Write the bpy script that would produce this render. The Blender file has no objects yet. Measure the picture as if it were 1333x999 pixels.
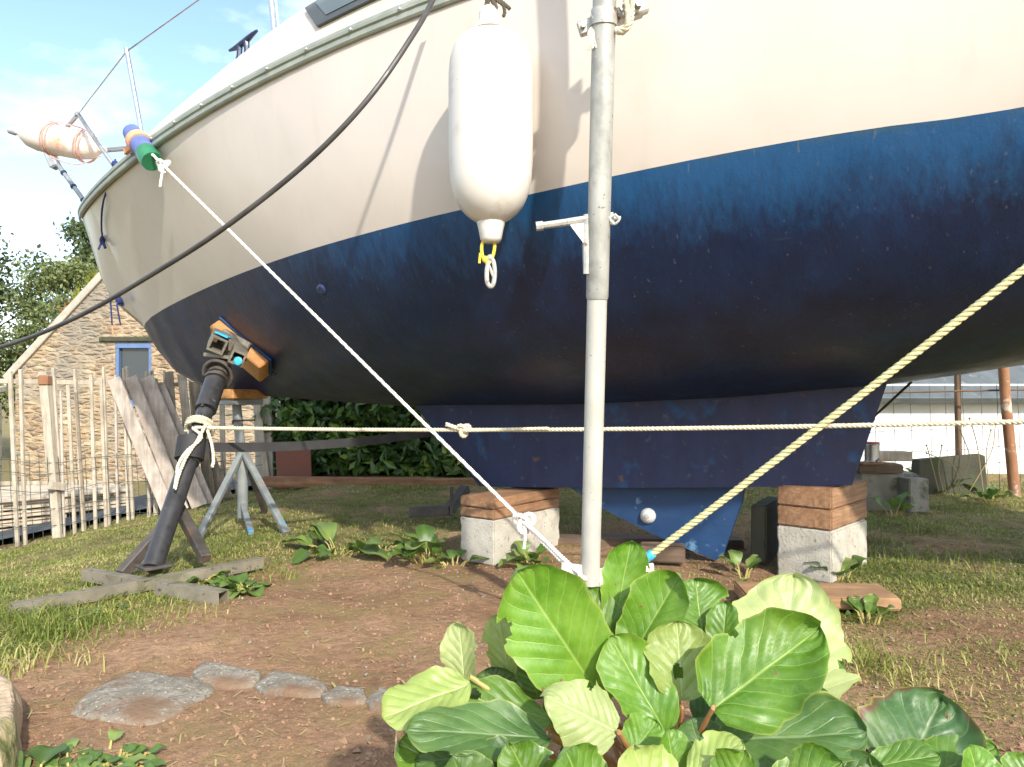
import bpy, bmesh, math, random
import numpy as np
from mathutils import Vector, Matrix, noise
random.seed(7)
SC = bpy.context.scene
COL = SC.collection
CH = 0.75                                   # camera height above the garden soil
V = Vector
def sm(a, b, x):
    x = min(1, max(0, (x - a) / (b - a))); return x * x * (3 - 2 * x)
def lerp(a, b, s): return a + (b - a) * s
def at(px, py, d):                          # a point d metres in front of the camera plane
    return V(((px - 666.5) / 1000 * d, d, CH + (510 - py) / 1000 * d))
def interp(x, xs, ys): return float(np.interp(x, xs, ys))
def rnd(a, b): return random.uniform(a, b)

# ------------------------------------------------------------------ mesh builder
class MB:
    def __init__(s): s.v = []; s.f = []; s.m = []; s.uv = None; s.att = {}
    def add(s, vs, fs, m=0):
        o = len(s.v); s.v += [V(p) for p in vs]
        s.f += [tuple(i + o for i in f) for f in fs]; s.m += [m] * len(fs); return s
    def box(s, c, h, R=None, bev=0.004, m=0):
        R = R or Matrix.Identity(3); c = V(c); pts = []
        b = min(bev, min(h) * .45)
        for sx in (-1, 1):
            for sy in (-1, 1):
                for sz in (-1, 1):
                    p = V((sx * h[0], sy * h[1], sz * h[2]))
                    if b <= 0: pts.append(p); continue
                    pts += [p - V((0, sy * b, sz * b)), p - V((sx * b, 0, sz * b)), p - V((sx * b, sy * b, 0))]
        return s.hull([c + R @ p for p in pts], m)
    def hull(s, pts, m=0):
        bm = bmesh.new()
        for p in pts: bm.verts.new(p)
        r = bmesh.ops.convex_hull(bm, input=bm.verts)
        bm.verts.ensure_lookup_table(); bm.verts.index_update()
        used = sorted({v.index for f in bm.faces for v in f.verts}); mp = {k: i for i, k in enumerate(used)}
        s.add([bm.verts[i].co.copy() for i in used], [tuple(mp[v.index] for v in f.verts) for f in bm.faces], m)
        bm.free(); return s
    def beam(s, a, b, w, h, up=(0, 0, 1), bev=0.003, m=0):
        a, b = V(a), V(b); R = frame(b - a, up)
        return s.box((a + b) / 2, ((b - a).length / 2, w / 2, h / 2), R, bev, m)
    def tube(s, pts, r, n=8, m=0, caps=True):
        pts = [V(p) for p in pts]; N = len(pts)
        rs = r if isinstance(r, (list, tuple)) else [r] * N
        fr = frames(pts); vs = []; fs = []
        for i, p in enumerate(pts):
            x, y = fr[i]
            for k in range(n):
                a = 2 * math.pi * k / n
                vs.append(p + (x * math.cos(a) + y * math.sin(a)) * rs[i])
        for i in range(N - 1):
            for k in range(n):
                k2 = (k + 1) % n
                fs.append((i * n + k, i * n + k2, (i + 1) * n + k2, (i + 1) * n + k))
        if caps:
            fs.append(tuple(range(n - 1, -1, -1))); fs.append(tuple((N - 1) * n + k for k in range(n)))
        return s.add(vs, fs, m)
    def lathe(s, a, b, prof, n=24, m=0):                # prof: (fraction along a-b, radius)
        a, b = V(a), V(b)
        return s.tube([a.lerp(b, f) for f, _ in prof], [max(r, 1e-4) for _, r in prof], n, m)
    def rope(s, pts, r, pitch=.05, strands=3, m=0, step=.008):
        pts = resample([V(p) for p in pts], step); fr = frames(pts); L = 0
        acc = [0]
        for i in range(1, len(pts)): acc.append(acc[-1] + (pts[i] - pts[i - 1]).length)
        for k in range(strands):
            q = []
            for i, p in enumerate(pts):
                a = 2 * math.pi * (acc[i] / pitch + k / strands); x, y = fr[i]
                q.append(p + (x * math.cos(a) + y * math.sin(a)) * r * .52)
            s.tube(q, r * .55, 6, m)
        return s
    def ball(s, c, r, m=0, n=8, sc=(1, 1, 1)):
        c = V(c); vs = []; fs = []
        for i in range(n + 1):
            t = math.pi * i / n
            for k in range(n * 2):
                a = math.pi * k / n
                vs.append(c + V((math.sin(t) * math.cos(a) * r * sc[0], math.sin(t) * math.sin(a) * r * sc[1], math.cos(t) * r * sc[2])))
        for i in range(n):
            for k in range(n * 2):
                k2 = (k + 1) % (n * 2)
                fs.append((i * 2 * n + k, (i + 1) * 2 * n + k, (i + 1) * 2 * n + k2, i * 2 * n + k2))
        return s.add(vs, fs, m)
    def build(s, name, mats, parent=None, base=None, smooth=35, kind=None):
        me = bpy.data.meshes.new(name)
        off = V((0, 0, 0))
        if parent is not None:
            p = parent
            while p is not None: off += p.location; p = p.parent
        elif base is not None: off = V(base)
        me.from_pydata([tuple(p - off) for p in s.v], [], s.f)
        mats = mats if isinstance(mats, (list, tuple)) else [mats]
        for m in mats: me.materials.append(m)
        me.polygons.foreach_set('material_index', s.m)
        if s.uv:
            l = me.uv_layers.new(name='UVMap'); idx = [0] * len(me.loops); me.loops.foreach_get('vertex_index', idx)
            l.data.foreach_set('uv', [c for i in idx for c in s.uv[i]])
        for k, vals in s.att.items():
            a = me.attributes.new(k, 'FLOAT', 'POINT'); a.data.foreach_set('value', vals)
        me.validate()
        if smooth:
            me.polygons.foreach_set('use_smooth', [True] * len(me.polygons))
            me.set_sharp_from_angle(angle=math.radians(smooth))
        o = bpy.data.objects.new(name, me); COL.objects.link(o)
        if parent is not None: o.parent = parent
        elif base is not None: o.location = base
        if kind: o['kind'] = kind
        return o
def frame(x, up=(0, 0, 1)):                  # matrix with columns x, y, z; z near up
    x = V(x).normalized(); up = V(up)
    if abs(x.dot(up.normalized())) > .98: up = V((0, 1, 0)) if abs(x.y) < .9 else V((1, 0, 0))
    y = up.cross(x).normalized(); z = x.cross(y)
    return Matrix((x, y, z)).transposed()
def frames(pts):
    N = len(pts); out = []; px = None
    for i in range(N):
        t = (pts[min(i + 1, N - 1)] - pts[max(i - 1, 0)])
        t = t.normalized() if t.length > 1e-9 else V((0, 0, 1))
        if px is None:
            u = V((0, 0, 1)) if abs(t.z) < .9 else V((1, 0, 0)); x = u.cross(t).normalized()
        else:
            x = px - t * px.dot(t)
            x = x.normalized() if x.length > 1e-6 else V((1, 0, 0))
        out.append((x, t.cross(x))); px = x
    return out
def resample(pts, step):
    out = [pts[0]]
    for a, b in zip(pts, pts[1:]):
        n = max(1, int((b - a).length / step))
        out += [a.lerp(b, (k + 1) / n) for k in range(n)]
    return out
def spline(pts, n=10):                       # Catmull-Rom
    pts = [V(p) for p in pts]; P = [pts[0] * 2 - pts[1]] + pts + [pts[-1] * 2 - pts[-2]]; out = []
    for i in range(1, len(P) - 2):
        a, b, c, d = P[i - 1:i + 3]
        for k in range(n):
            t = k / n
            out.append(.5 * ((2 * b) + (c - a) * t + (2 * a - 5 * b + 4 * c - d) * t * t + (3 * b - a - 3 * c + d) * t ** 3))
    return out + [pts[-1]]
def sag(a, b, s, n=24):
    a, b = V(a), V(b)
    return [a.lerp(b, k / n) - V((0, 0, s * 4 * (k / n) * (1 - k / n))) for k in range(n + 1)]
def tag(o, label, cat, group=None):
    o['label'] = label; o['category'] = cat
    if group: o['group'] = group
    return o
def thing(name, loc, label, cat, group=None):
    o = bpy.data.objects.new(name, None); COL.objects.link(o); o.location = loc; o.empty_display_size = .1
    return tag(o, label, cat, group)

# ------------------------------------------------------------------ materials
class NT:
    def __init__(s, name):
        s.mat = bpy.data.materials.new(name); s.mat.use_nodes = True; s.t = s.mat.node_tree; s.t.nodes.clear()
        s.out = s.n('ShaderNodeOutputMaterial'); s.b = s.n('ShaderNodeBsdfPrincipled'); s.l(s.b, 0, s.out, 0)
    def n(s, t, **k):
        o = s.t.nodes.new(t)
        for a, v in k.items(): setattr(o, a, v)
        return o
    def l(s, a, i, b, j): s.t.links.new(a.outputs[i], b.inputs[j])
    def coord(s, scale=(1, 1, 1), kind='Object'):
        c = s.n('ShaderNodeTexCoord'); m = s.n('ShaderNodeMapping'); m.inputs['Scale'].default_value = scale
        s.l(c, kind, m, 0); return m
    def noise(s, co, scale, detail=5, rough=.6, dist=0):
        q = s.n('ShaderNodeTexNoise'); q.inputs['Scale'].default_value = scale; q.inputs['Detail'].default_value = detail
        q.inputs['Roughness'].default_value = rough; q.inputs['Distortion'].default_value = dist
        if co is not None: s.l(co, 0, q, 0)
        return q
    def ramp(s, src, i, stops, interp='LINEAR'):
        r = s.n('ShaderNodeValToRGB'); e = r.color_ramp; e.interpolation = interp
        while len(e.elements) < len(stops): e.elements.new(.5)
        for k, (p, c) in enumerate(stops):
            e.elements[k].position = p; c = c if not isinstance(c, (int, float)) else (c, c, c)
            e.elements[k].color = (*c, 1)
        s.l(src, i, r, 0); return r
    def mix(s, fac, a, b, blend='MIX'):
        m = s.n('ShaderNodeMix', data_type='RGBA', blend_type=blend)
        for k, val in ((0, fac), (6, a), (7, b)):
            if isinstance(val, tuple) and hasattr(val[0], 'outputs'): s.l(val[0], val[1], m, k)
            elif hasattr(val, 'outputs'): s.l(val, 0, m, k)
            elif k == 0: m.inputs[0].default_value = val
            else: m.inputs[k].default_value = (*val, 1)
        return (m, 2)
    def math(s, op, a, b=None, c=None, clamp=False):
        m = s.n('ShaderNodeMath', operation=op); m.use_clamp = clamp
        for k, val in enumerate((a, b, c)):
            if val is None: continue
            if isinstance(val, tuple): s.l(val[0], val[1], m, k)
            elif hasattr(val, 'outputs'): s.l(val, 0, m, k)
            else: m.inputs[k].default_value = val
        return m
    def bump(s, src, i, strength=.3, dist=.01, prev=None):
        b = s.n('ShaderNodeBump'); b.inputs['Strength'].default_value = strength; b.inputs['Distance'].default_value = dist
        s.l(src, i, b, 'Height')
        if prev: s.l(prev, 0, b, 'Normal')
        s.l(b, 0, s.b, 'Normal'); return b
    def col(s, src):
        if isinstance(src, tuple): s.l(src[0], src[1], s.b, 'Base Color')
        else: s.l(src, 0, s.b, 'Base Color')
    def set(s, **k):
        for a, v in k.items(): s.b.inputs[a.replace('_', ' ')].default_value = v
        return s
def simple(name, c1, c2, scale=8, rough=.6, metal=0, bump=.2, bscale=60, bdist=.004, spots=None, stretch=(1, 1, 1), spec=.5):
    n = NT(name); co = n.coord(stretch); q = n.noise(co, scale)
    r = n.ramp(q, 0, [(.3, c1), (.7, c2)]); out = (r, 0)
    if spots:
        for (sc, lo, hi, c) in spots:
            s2 = n.noise(n.coord(), sc, 4, .6); f = n.ramp(s2, 0, [(lo, 0.), (hi, 1.)]); out = n.mix(f, out, c)
    n.col(out); n.set(Roughness=rough, Metallic=metal); n.b.inputs['Specular IOR Level'].default_value = spec
    if bump: n.bump(n.noise(co, bscale, 4), 0, bump, bdist)
    rr = n.ramp(n.noise(n.coord(), scale * 2), 0, [(.3, max(.05, rough - .12)), (.7, min(1, rough + .12))]); n.l(rr, 0, n.b, 'Roughness')
    return n.mat
def wood(name, c1, c2, c3, axis='X', rough=.75):
    n = NT(name); st = {'X': (1.5, 22, 22), 'Y': (22, 1.5, 22), 'Z': (22, 22, 1.5)}[axis]
    co = n.coord(st); q = n.noise(co, 1.6, 6, .65, 1.2); r = n.ramp(q, 0, [(.3, c1), (.5, c2), (.72, c3)])
    blot = n.ramp(n.noise(n.coord(), 7, 4), 0, [(.42, 0.), (.62, .45)])
    out = n.mix(blot, r, tuple(x * .55 for x in c1)); n.col(out); n.set(Roughness=rough)
    n.bump(q, 0, .45, .004); return n.mat
MAT = {}
def build_materials():
    M = MAT
    # gel-coat topsides: faint stains, soft gloss
    n = NT('cream_gelcoat'); co = n.coord(); q = n.noise(co, 2.2, 5)
    r = n.ramp(q, 0, [(.3, (.535, .475, .415)), (.7, (.59, .53, .47))])
    st = n.ramp(n.noise(n.coord((5, 5, .6)), 3, 5), 0, [(.55, 0.), (.8, .25)])
    n.col(n.mix(st, r, (.42, .37, .29))); n.set(Roughness=.28); n.b.inputs['Coat Weight'].default_value = .15
    n.bump(n.noise(n.coord(), 3, 2), 0, .05, .02); M['gel'] = n.mat
    # antifouling: brushed, scuffed navy with sun brightening painted in below the waterline
    n = NT('navy_antifouling'); q = n.noise(n.coord((3, 3, .8)), 2.4, 6, .65)
    r = n.ramp(q, 0, [(.25, (.004, .010, .032)), (.55, (.005, .018, .060)), (.8, (.006, .030, .095))])
    bd = n.n('ShaderNodeAttribute', attribute_name='sun_band')
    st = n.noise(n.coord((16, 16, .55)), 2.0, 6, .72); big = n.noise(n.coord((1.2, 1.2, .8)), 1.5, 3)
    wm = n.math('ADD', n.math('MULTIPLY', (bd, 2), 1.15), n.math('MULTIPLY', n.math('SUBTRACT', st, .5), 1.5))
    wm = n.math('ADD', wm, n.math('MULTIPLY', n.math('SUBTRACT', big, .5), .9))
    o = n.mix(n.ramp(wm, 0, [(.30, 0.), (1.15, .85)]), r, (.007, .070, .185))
    scum = n.math('MULTIPLY', n.ramp((bd, 2)[0], 2, [(.93, 0.), (.985, .7)]), n.ramp(n.noise(n.coord((2, 2, 5)), 9, 4), 0, [(.4, 0.), (.62, 1.)]))
    o = n.mix(scum, o, (.03, .07, .08))
    sc = n.ramp(n.noise(n.coord((48, 48, 1.1)), 1.5, 2, .5), 0, [(.685, 0.), (.75, .5)]); o = n.mix(sc, o, (.09, .115, .155))  # pale upright streaks painted in for sunlit falling rain
    sc2 = n.ramp(n.noise(n.coord((2, 2, 26)), 2.2, 3, .6), 0, [(.70, 0.), (.78, .25)]); o = n.mix(sc2, o, (.05, .07, .10))
    n.col(o); rr = n.ramp(n.noise(n.coord(), 6), 0, [(.3, .30), (.7, .46)]); n.l(rr, 0, n.b, 'Roughness')
    b1 = n.bump(n.noise(n.coord((9, 9, 2)), 6, 5), 0, .3, .005); n.bump(n.noise(n.coord(), 130, 4), 0, .18, .003, b1); M['navy'] = n.mat
    M['keel'] = simple('keel_paint', (.010, .016, .055), (.017, .027, .088), 5, .55, 0, .25, 40, .004, spots=[(5, .58, .70, (.012, .07, .19)), (22, .62, .70, (.05, .06, .10)), (9, .67, .72, (.10, .055, .035))], stretch=(2, 2, .5))
    M['board'] = simple('centreboard_paint', (.007, .03, .088), (.010, .05, .14), 6, .5, 0, .3, 30, .004, spots=[(9, .60, .68, (.10, .22, .34)), (13, .66, .72, (.20, .26, .27))])
    M['deck'] = simple('deck_gelcoat', (.58, .52, .43), (.64, .58, .48), 3, .4, 0, .06, 40, .003)
    M['alu'] = simple('toe_rail_aluminium', (.26, .29, .24), (.38, .40, .34), 12, .5, .35, .12, 60, .002)
    M['alugrey'] = simple('grey_aluminium', (.30, .30, .29), (.45, .45, .44), 14, .38, .8, .05)
    M['steel'] = simple('stainless_tube', (.50, .50, .50), (.62, .62, .62), 9, .25, 1, 0)
    M['galv'] = simple('galvanised_tube', (.26, .265, .24), (.44, .44, .405), 18, .5, .15, .25, 90, .002,
                       spots=[(14, .50, .72, (.24, .24, .225)), (60, .66, .70, (.10, .10, .10)), (9, .64, .68, (.56, .56, .53)), (13, .72, .74, (.03, .30, .42))], stretch=(1, 1, .35))
    M['galvlow'] = simple('pale_painted_tube', (.37, .37, .325), (.51, .505, .45), 14, .55, .05, .2, 80, .002,
                          spots=[(40, .66, .70, (.12, .12, .11)), (7, .55, .68, (.42, .41, .36)), (8, .71, .74, (.25, .50, .58))], stretch=(1, 1, .4))
    M['zinc'] = simple('zinc_casting', (.36, .36, .33), (.56, .55, .50), 25, .5, .4, .4, 60, .004, spots=[(22, .62, .70, (.22, .12, .06))])
    M['whiteplate'] = simple('white_painted_plate', (.46, .445, .40), (.58, .56, .51), 20, .5, 0, .2, 70, .002, spots=[(30, .66, .72, (.25, .15, .10))])
    M['fender'] = simple('white_vinyl', (.60, .575, .525), (.66, .635, .585), 4, .36, 0, .06, 30, .002, spots=[(7, .60, .74, (.50, .46, .40)), (60, .70, .74, (.42, .38, .32))], stretch=(1, 1, .4))
    M['fenderbow'] = simple('weathered_vinyl', (.62, .52, .44), (.78, .73, .68), 5, .45, 0, .08, 30, .002, spots=[(6, .56, .68, (.64, .32, .18))])
    M['navyplastic'] = simple('dark_blue_plastic', (.012, .022, .06), (.02, .035, .085), 20, .4, 0, .1)
    M['greyplastic'] = simple('grey_window_frame', (.045, .055, .06), (.07, .08, .085), 20, .45, 0, .1)
    n = NT('tinted_window'); n.set(Roughness=.12); n.b.inputs['Base Color'].default_value = (.10, .13, .14, 1); n.bump(n.noise(n.coord(), 3), 0, .03, .01); M['tint'] = n.mat
    M['lens'] = simple('grey_lamp_housing', (.25, .27, .29), (.38, .40, .42), 20, .35, 0, .05)
    M['rope_white'] = simple('white_cord', (.70, .68, .62), (.80, .78, .73), 60, .8, 0, .5, 300, .002)
    M['rope_cream'] = simple('cream_rope', (.50, .46, .32), (.68, .63, .47), 50, .85, 0, .5, 260, .002)
    M['rope_yellow'] = simple('pale_yellow_rope', (.50, .47, .22), (.66, .62, .34), 50, .8, 0, .5, 260, .002)
    M['yellow'] = simple('yellow_cord', (.70, .55, .04), (.78, .64, .08), 60, .7, 0, .3, 200, .002)
    M['red'] = simple('faded_red_cord', (.50, .26, .21), (.60, .38, .32), 60, .8, 0, .3, 200, .002)
    M['blue_cord'] = simple('navy_cord', (.012, .02, .09), (.02, .04, .16), 60, .8, 0, .3, 200, .002)
    M['cable'] = simple('dark_cable', (.035, .033, .032), (.075, .07, .068), 12, .5, 0, .3, 30, .003)
    M['darkrope'] = simple('brown_rope', (.06, .05, .035), (.12, .10, .07), 60, .85, 0, .5, 200, .002)
    M['strap'] = simple('black_webbing', (.014, .014, .015), (.03, .03, .032), 20, .7, 0, .4, 200, .002)
    M['standblack'] = simple('black_stand_paint', (.022, .022, .024), (.05, .05, .052), 14, .42, .1, .25, 50, .003,
                             spots=[(17, .72, .74, (.02, .42, .62)), (26, .74, .76, (.6, .62, .62)), (12, .62, .72, (.10, .085, .07))])
    M['standrust'] = simple('weathered_steel', (.05, .045, .04), (.12, .10, .085), 14, .6, .3, .35, 50, .004, spots=[(9, .60, .70, (.16, .08, .045))])
    M['sleeper_dark'] = wood('weathered_oak', (.16, .075, .035), (.27, .135, .065), (.36, .20, .105), 'X')
    M['headsteel'] = simple('grey_brown_steel', (.13, .115, .09), (.26, .24, .19), 16, .5, .3, .35, 50, .004, spots=[(9, .62, .72, (.12, .07, .04))])
    M['standbase'] = simple('grey_box_section', (.13, .115, .08), (.23, .205, .15), 10, .8, .05, .4, 50, .004, spots=[(4, .63, .72, (.045, .10, .18)), (6, .54, .66, (.10, .095, .045)), (30, .6, .66, (.07, .06, .05))])
    M['blueflake'] = simple('sky_blue_paint', (.03, .32, .55), (.06, .42, .66), 20, .5, 0, .2)
    M['standblue'] = simple('grey_blue_stand_paint', (.15, .17, .17), (.26, .27, .255), 10, .6, .1, .25, 50, .003, spots=[(6, .62, .68, (.06, .24, .40)), (9, .64, .72, (.26, .15, .08))])
    M['woodpad'] = wood('varnished_pad', (.34, .15, .04), (.46, .22, .07), (.55, .30, .11), 'X', .6)
    M['sleeper'] = wood('oak_timber', (.19, .095, .048), (.30, .165, .085), (.42, .26, .145), 'X')
    M['paletimber'] = wood('pale_timber', (.40, .25, .12), (.52, .34, .17), (.60, .42, .24), 'X')
    M['plank'] = wood('new_plank', (.26, .14, .065), (.36, .21, .105), (.44, .28, .15), 'X')
    M['greyplank'] = wood('weathered_plank', (.35, .295, .25), (.48, .42, .365), (.60, .53, .47), 'Z', .9)
    M['darkplank'] = wood('dark_weathered_plank', (.15, .125, .09), (.26, .22, .165), (.38, .33, .26), 'Z', .85)
    M['slat'] = wood('bleached_slat', (.33, .285, .215), (.46, .405, .32), (.57, .51, .43), 'Z', .85)
    M['pallet'] = wood('bleached_pallet', (.38, .31, .22), (.52, .44, .33), (.62, .55, .44), 'X', .85)
    M['damp'] = wood('damp_timber', (.09, .06, .035), (.15, .10, .065), (.22, .16, .11), 'X', .8)
    M['concrete'] = simple('concrete_block', (.36, .335, .28), (.49, .465, .40), 9, .9, 0, .6, 90, .006, spots=[(55, .62, .68, (.24, .21, .17)), (6, .60, .72, (.33, .29, .21))])
    M['oldconcrete'] = simple('old_concrete', (.16, .155, .13), (.30, .29, .25), 7, .9, 0, .6, 60, .008, spots=[(5, .55, .66, (.07, .08, .045))])
    M['slab'] = simple('mossy_slab', (.035, .036, .022), (.075, .072, .048), 7, .9, 0, .6, 50, .008, spots=[(6, .56, .66, (.05, .075, .025))])
    M['granite'] = simple('granite', (.15, .135, .105), (.30, .275, .225), 26, 1.0, 0, .8, 90, .006, spots=[(75, .56, .64, (.14, .125, .10)), (10, .58, .68, (.21, .18, .14)), (110, .60, .66, (.50, .47, .42)), (5, .48, .62, (.19, .125, .08))], spec=.15)
    M['mossstone'] = simple('sandstone_boulder', (.36, .27, .17), (.50, .39, .26), 8, .9, 0, .7, 30, .02, spots=[(4, .54, .64, (.13, .14, .04))])
    M['rustpanel'] = simple('rust_brown_panel', (.15, .055, .035), (.20, .075, .05), 4, .75, 0, .2, 30, .004)
    M['rustpost'] = simple('rusty_post', (.22, .10, .05), (.36, .19, .10), 9, .85, .1, .5, 40, .005, spots=[(7, .57, .63, (.50, .45, .38))], stretch=(1, 1, .4))
    M['ironpost'] = simple('brown_iron_post', (.12, .075, .045), (.20, .13, .08), 9, .85, .1, .5, 40, .005)
    M['wire'] = simple('fence_wire', (.07, .08, .07), (.13, .14, .12), 20, .6, .5, 0)
    M['greenwire'] = simple('dark_green_wire', (.03, .055, .05), (.06, .09, .075), 20, .6, .3, 0)
    M['render'] = simple('white_render', (.64, .66, .66), (.74, .75, .74), 3, .8, 0, .25, 60, .004, spots=[(2, .62, .75, (.5, .49, .42))])
    M['slateroof'] = simple('grey_roofing', (.07, .085, .09), (.12, .14, .145), 5, .7, 0, .3, 30, .006, spots=[(8, .62, .70, (.17, .19, .19))])
    M['slate'] = simple('slate_roof', (.055, .055, .055), (.11, .105, .10), 6, .7, 0, .4, 20, .01, spots=[(4, .52, .62, (.13, .15, .04))])
    M['verge'] = simple('mortar_verge', (.30, .27, .22), (.44, .40, .33), 8, .9, 0, .5, 40, .01)
    M['bluetrim'] = simple('blue_window_paint', (.075, .135, .28), (.12, .19, .34), 10, .55, 0, .15)
    n = NT('window_pane'); n.set(Roughness=.08); n.b.inputs['Base Color'].default_value = (.045, .055, .06, 1); n.bump(n.noise(n.coord(), 2), 0, .06, .01); M['pane'] = n.mat
    M['tin'] = simple('tin_can', (.34, .34, .33), (.50, .49, .47), 14, .35, .8, .1, spots=[(10, .58, .64, (.07, .06, .06))])
    M['redlid'] = simple('red_lid', (.34, .07, .05), (.42, .12, .09), 14, .5, 0, .1)
    M['bluecloth'] = simple('blue_cloth', (.085, .12, .32), (.15, .19, .42), 14, .9, 0, .5, 120, .004)
    M['greenhose'] = simple('green_hose', (.02, .15, .065), (.03, .21, .10), 14, .4, 0, .1)
    M['orange'] = simple('orange_webbing', (.62, .27, .14), (.70, .36, .22), 20, .8, 0, .3)
    M['anode'] = simple('white_anode', (.48, .49, .48), (.58, .59, .58), 14, .5, .1, .15)
    M['bark'] = simple('bark', (.06, .05, .035), (.13, .11, .08), 10, .9, 0, .8, 14, .03, stretch=(1, 1, .3))
    M['moss'] = simple('roof_moss', (.10, .13, .015), (.22, .24, .03), 12, .95, 0, .8, 40, .03)
    M['redmoss'] = simple('red_stonecrop', (.24, .06, .02), (.34, .12, .04), 14, .95, 0, .6, 40, .02)
    M['asphalt'] = simple('asphalt', (.045, .046, .05), (.075, .076, .08), 5, .85, 0, .5, 160, .004)
    M['stem'] = simple('pale_stem', (.30, .26, .07), (.42, .34, .13), 20, .5, 0, .1)
    M['redstem'] = simple('reddish_stem', (.22, .10, .04), (.36, .20, .08), 20, .5, 0, .1)
    M['drystalk'] = simple('dry_stalk', (.22, .17, .08), (.32, .26, .14), 20, .8, 0, .1)
    # stone gable: irregular courses of ochre rubble with pale mortar
    n = NT('rubble_stone'); co = n.coord((3.6, 3.6, 10.5)); w = n.noise(n.coord(), 3, 3)
    add = n.n('ShaderNodeVectorMath', operation='ADD'); sc = n.n('ShaderNodeVectorMath', operation='SCALE'); sc.inputs['Scale'].default_value = .6
    n.l(w, 1, sc, 0); n.l(co, 0, add, 0); n.l(sc, 0, add, 1)
    vo = n.n('ShaderNodeTexVoronoi'); vo.inputs['Scale'].default_value = 1.3; n.l(add, 0, vo, 0)
    ve = n.n('ShaderNodeTexVoronoi', feature='DISTANCE_TO_EDGE'); ve.inputs['Scale'].default_value = 1.3; n.l(add, 0, ve, 0)
    sep = n.n('ShaderNodeSeparateColor'); n.l(vo, 'Color', sep, 0)
    st = n.ramp(sep, 0, [(0, (.22, .165, .105)), (.3, (.36, .255, .145)), (.6, (.44, .34, .215)), (.85, (.31, .20, .115)), (1, (.27, .235, .18))])
    fine = n.ramp(n.noise(n.coord((1, 1, 2.2)), 7, 6, .7), 0, [(.3, .5), (.7, 1.3)]); o = n.mix(1.0, st, fine, 'MULTIPLY')
    mort = n.ramp(ve, 0, [(.0, .75), (.12, 0.)]); o = n.mix(mort, o, (.42, .345, .24))
    grey = n.ramp(n.noise(n.coord(), .55, 4, .6), 0, [(.47, 0.), (.60, .8)]); o = n.mix(grey, o, (.22, .20, .165))
    n.col(o); n.set(Roughness=.9); b1 = n.bump(ve, 0, .9, .08); n.bump(n.noise(n.coord((1, 1, 1.6)), 16, 5), 0, .7, .04, b1); M['stone'] = n.mat
    # soil with mask-driven turf underlay
    n = NT('garden_soil'); co = n.coord(); big = n.noise(co, 1.6, 6, .62); fine = n.noise(co, 34, 6, .7)
    soil = n.ramp(big, 0, [(.28, (.24, .135, .076)), (.5, (.36, .215, .125)), (.72, (.46, .295, .18))])
    fr = n.ramp(fine, 0, [(.25, .55), (.5, .95), (.75, 1.35)]); soil2 = n.mix(1.0, soil, fr, 'MULTIPLY')
    moss = n.ramp(n.noise(co, 4.2, 5, .7), 0, [(.46, 0.), (.64, .65)]); soil3 = n.mix(moss, soil2, (.29, .225, .095))
    bits = n.ramp(n.noise(co, 75, 2, .5), 0, [(.71, 0.), (.74, .8)]); soil4 = n.mix(bits, soil3, (.42, .36, .28))
    turf = n.ramp(n.noise(co, 9, 6, .7), 0, [(.3, (.15, .125, .05)), (.55, (.25, .205, .09)), (.75, (.37, .285, .155))])
    at_ = n.n('ShaderNodeAttribute', attribute_name='turf')
    f = n.math('ADD', (at_, 2), n.math('MULTIPLY', n.math('SUBTRACT', n.noise(co, 7, 5, .7), .5), 1.1)); f2 = n.ramp(f, 0, [(.38, 0.), (.62, 1.)])
    n.col(n.mix(f2, soil4, turf)); n.set(Roughness=.95); n.b.inputs['Specular IOR Level'].default_value = .2
    b1 = n.bump(fine, 0, .9, .03); n.bump(n.noise(co, 110, 5, .75), 0, .6, .01, b1); M['soil'] = n.mat
    # grass blades: each blade carries its own tint
    n = NT('grass_blade'); a = n.n('ShaderNodeAttribute', attribute_name='tint')
    n.col(n.ramp(a, 2, [(0, (.085, .125, .02)), (.36, (.165, .21, .036)), (.66, (.29, .295, .075)), (1, (.48, .40, .19))])); n.set(Roughness=.6)
    n.b.inputs['Specular IOR Level'].default_value = .3
    tr = n.n('ShaderNodeBsdfTranslucent'); tr.inputs[0].default_value = (.22, .28, .05, 1); mx = n.n('ShaderNodeMixShader'); mx.inputs[0].default_value = .2
    n.l(n.b, 0, mx, 1); n.l(tr, 0, mx, 2); n.l(mx, 0, n.out, 0); M['grass'] = n.mat
    # small-leaf foliage with per-leaf tint
    def foliage(name, stops, tl, rough=.5):
        n = NT(name); a = n.n('ShaderNodeAttribute', attribute_name='tint'); n.col(n.ramp(a, 2, stops)); n.set(Roughness=rough)
        tr = n.n('ShaderNodeBsdfTranslucent'); tr.inputs[0].default_value = (*tl, 1); mx = n.n('ShaderNodeMixShader'); mx.inputs[0].default_value = .22
        n.l(n.b, 0, mx, 1); n.l(tr, 0, mx, 2); n.l(mx, 0, n.out, 0); return n.mat
    M['laurel'] = foliage('laurel_leaves', [(0, (.015, .045, .01)), (.5, (.04, .10, .018)), (.85, (.10, .19, .03)), (1, (.24, .30, .05))], (.12, .22, .02), .35)
    M['oak'] = foliage('tree_leaves_dark', [(0, (.03, .05, .022)), (.6, (.075, .11, .04)), (1, (.14, .175, .06))], (.08, .13, .02))
    M['birch'] = foliage('tree_leaves_light', [(0, (.08, .11, .035)), (.6, (.15, .185, .06)), (1, (.24, .26, .10))], (.15, .20, .05))
    M['weed'] = foliage('weed_leaves', [(0, (.05, .10, .02)), (.6, (.10, .18, .035)), (1, (.20, .27, .07))], (.16, .26, .04), .45)
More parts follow.
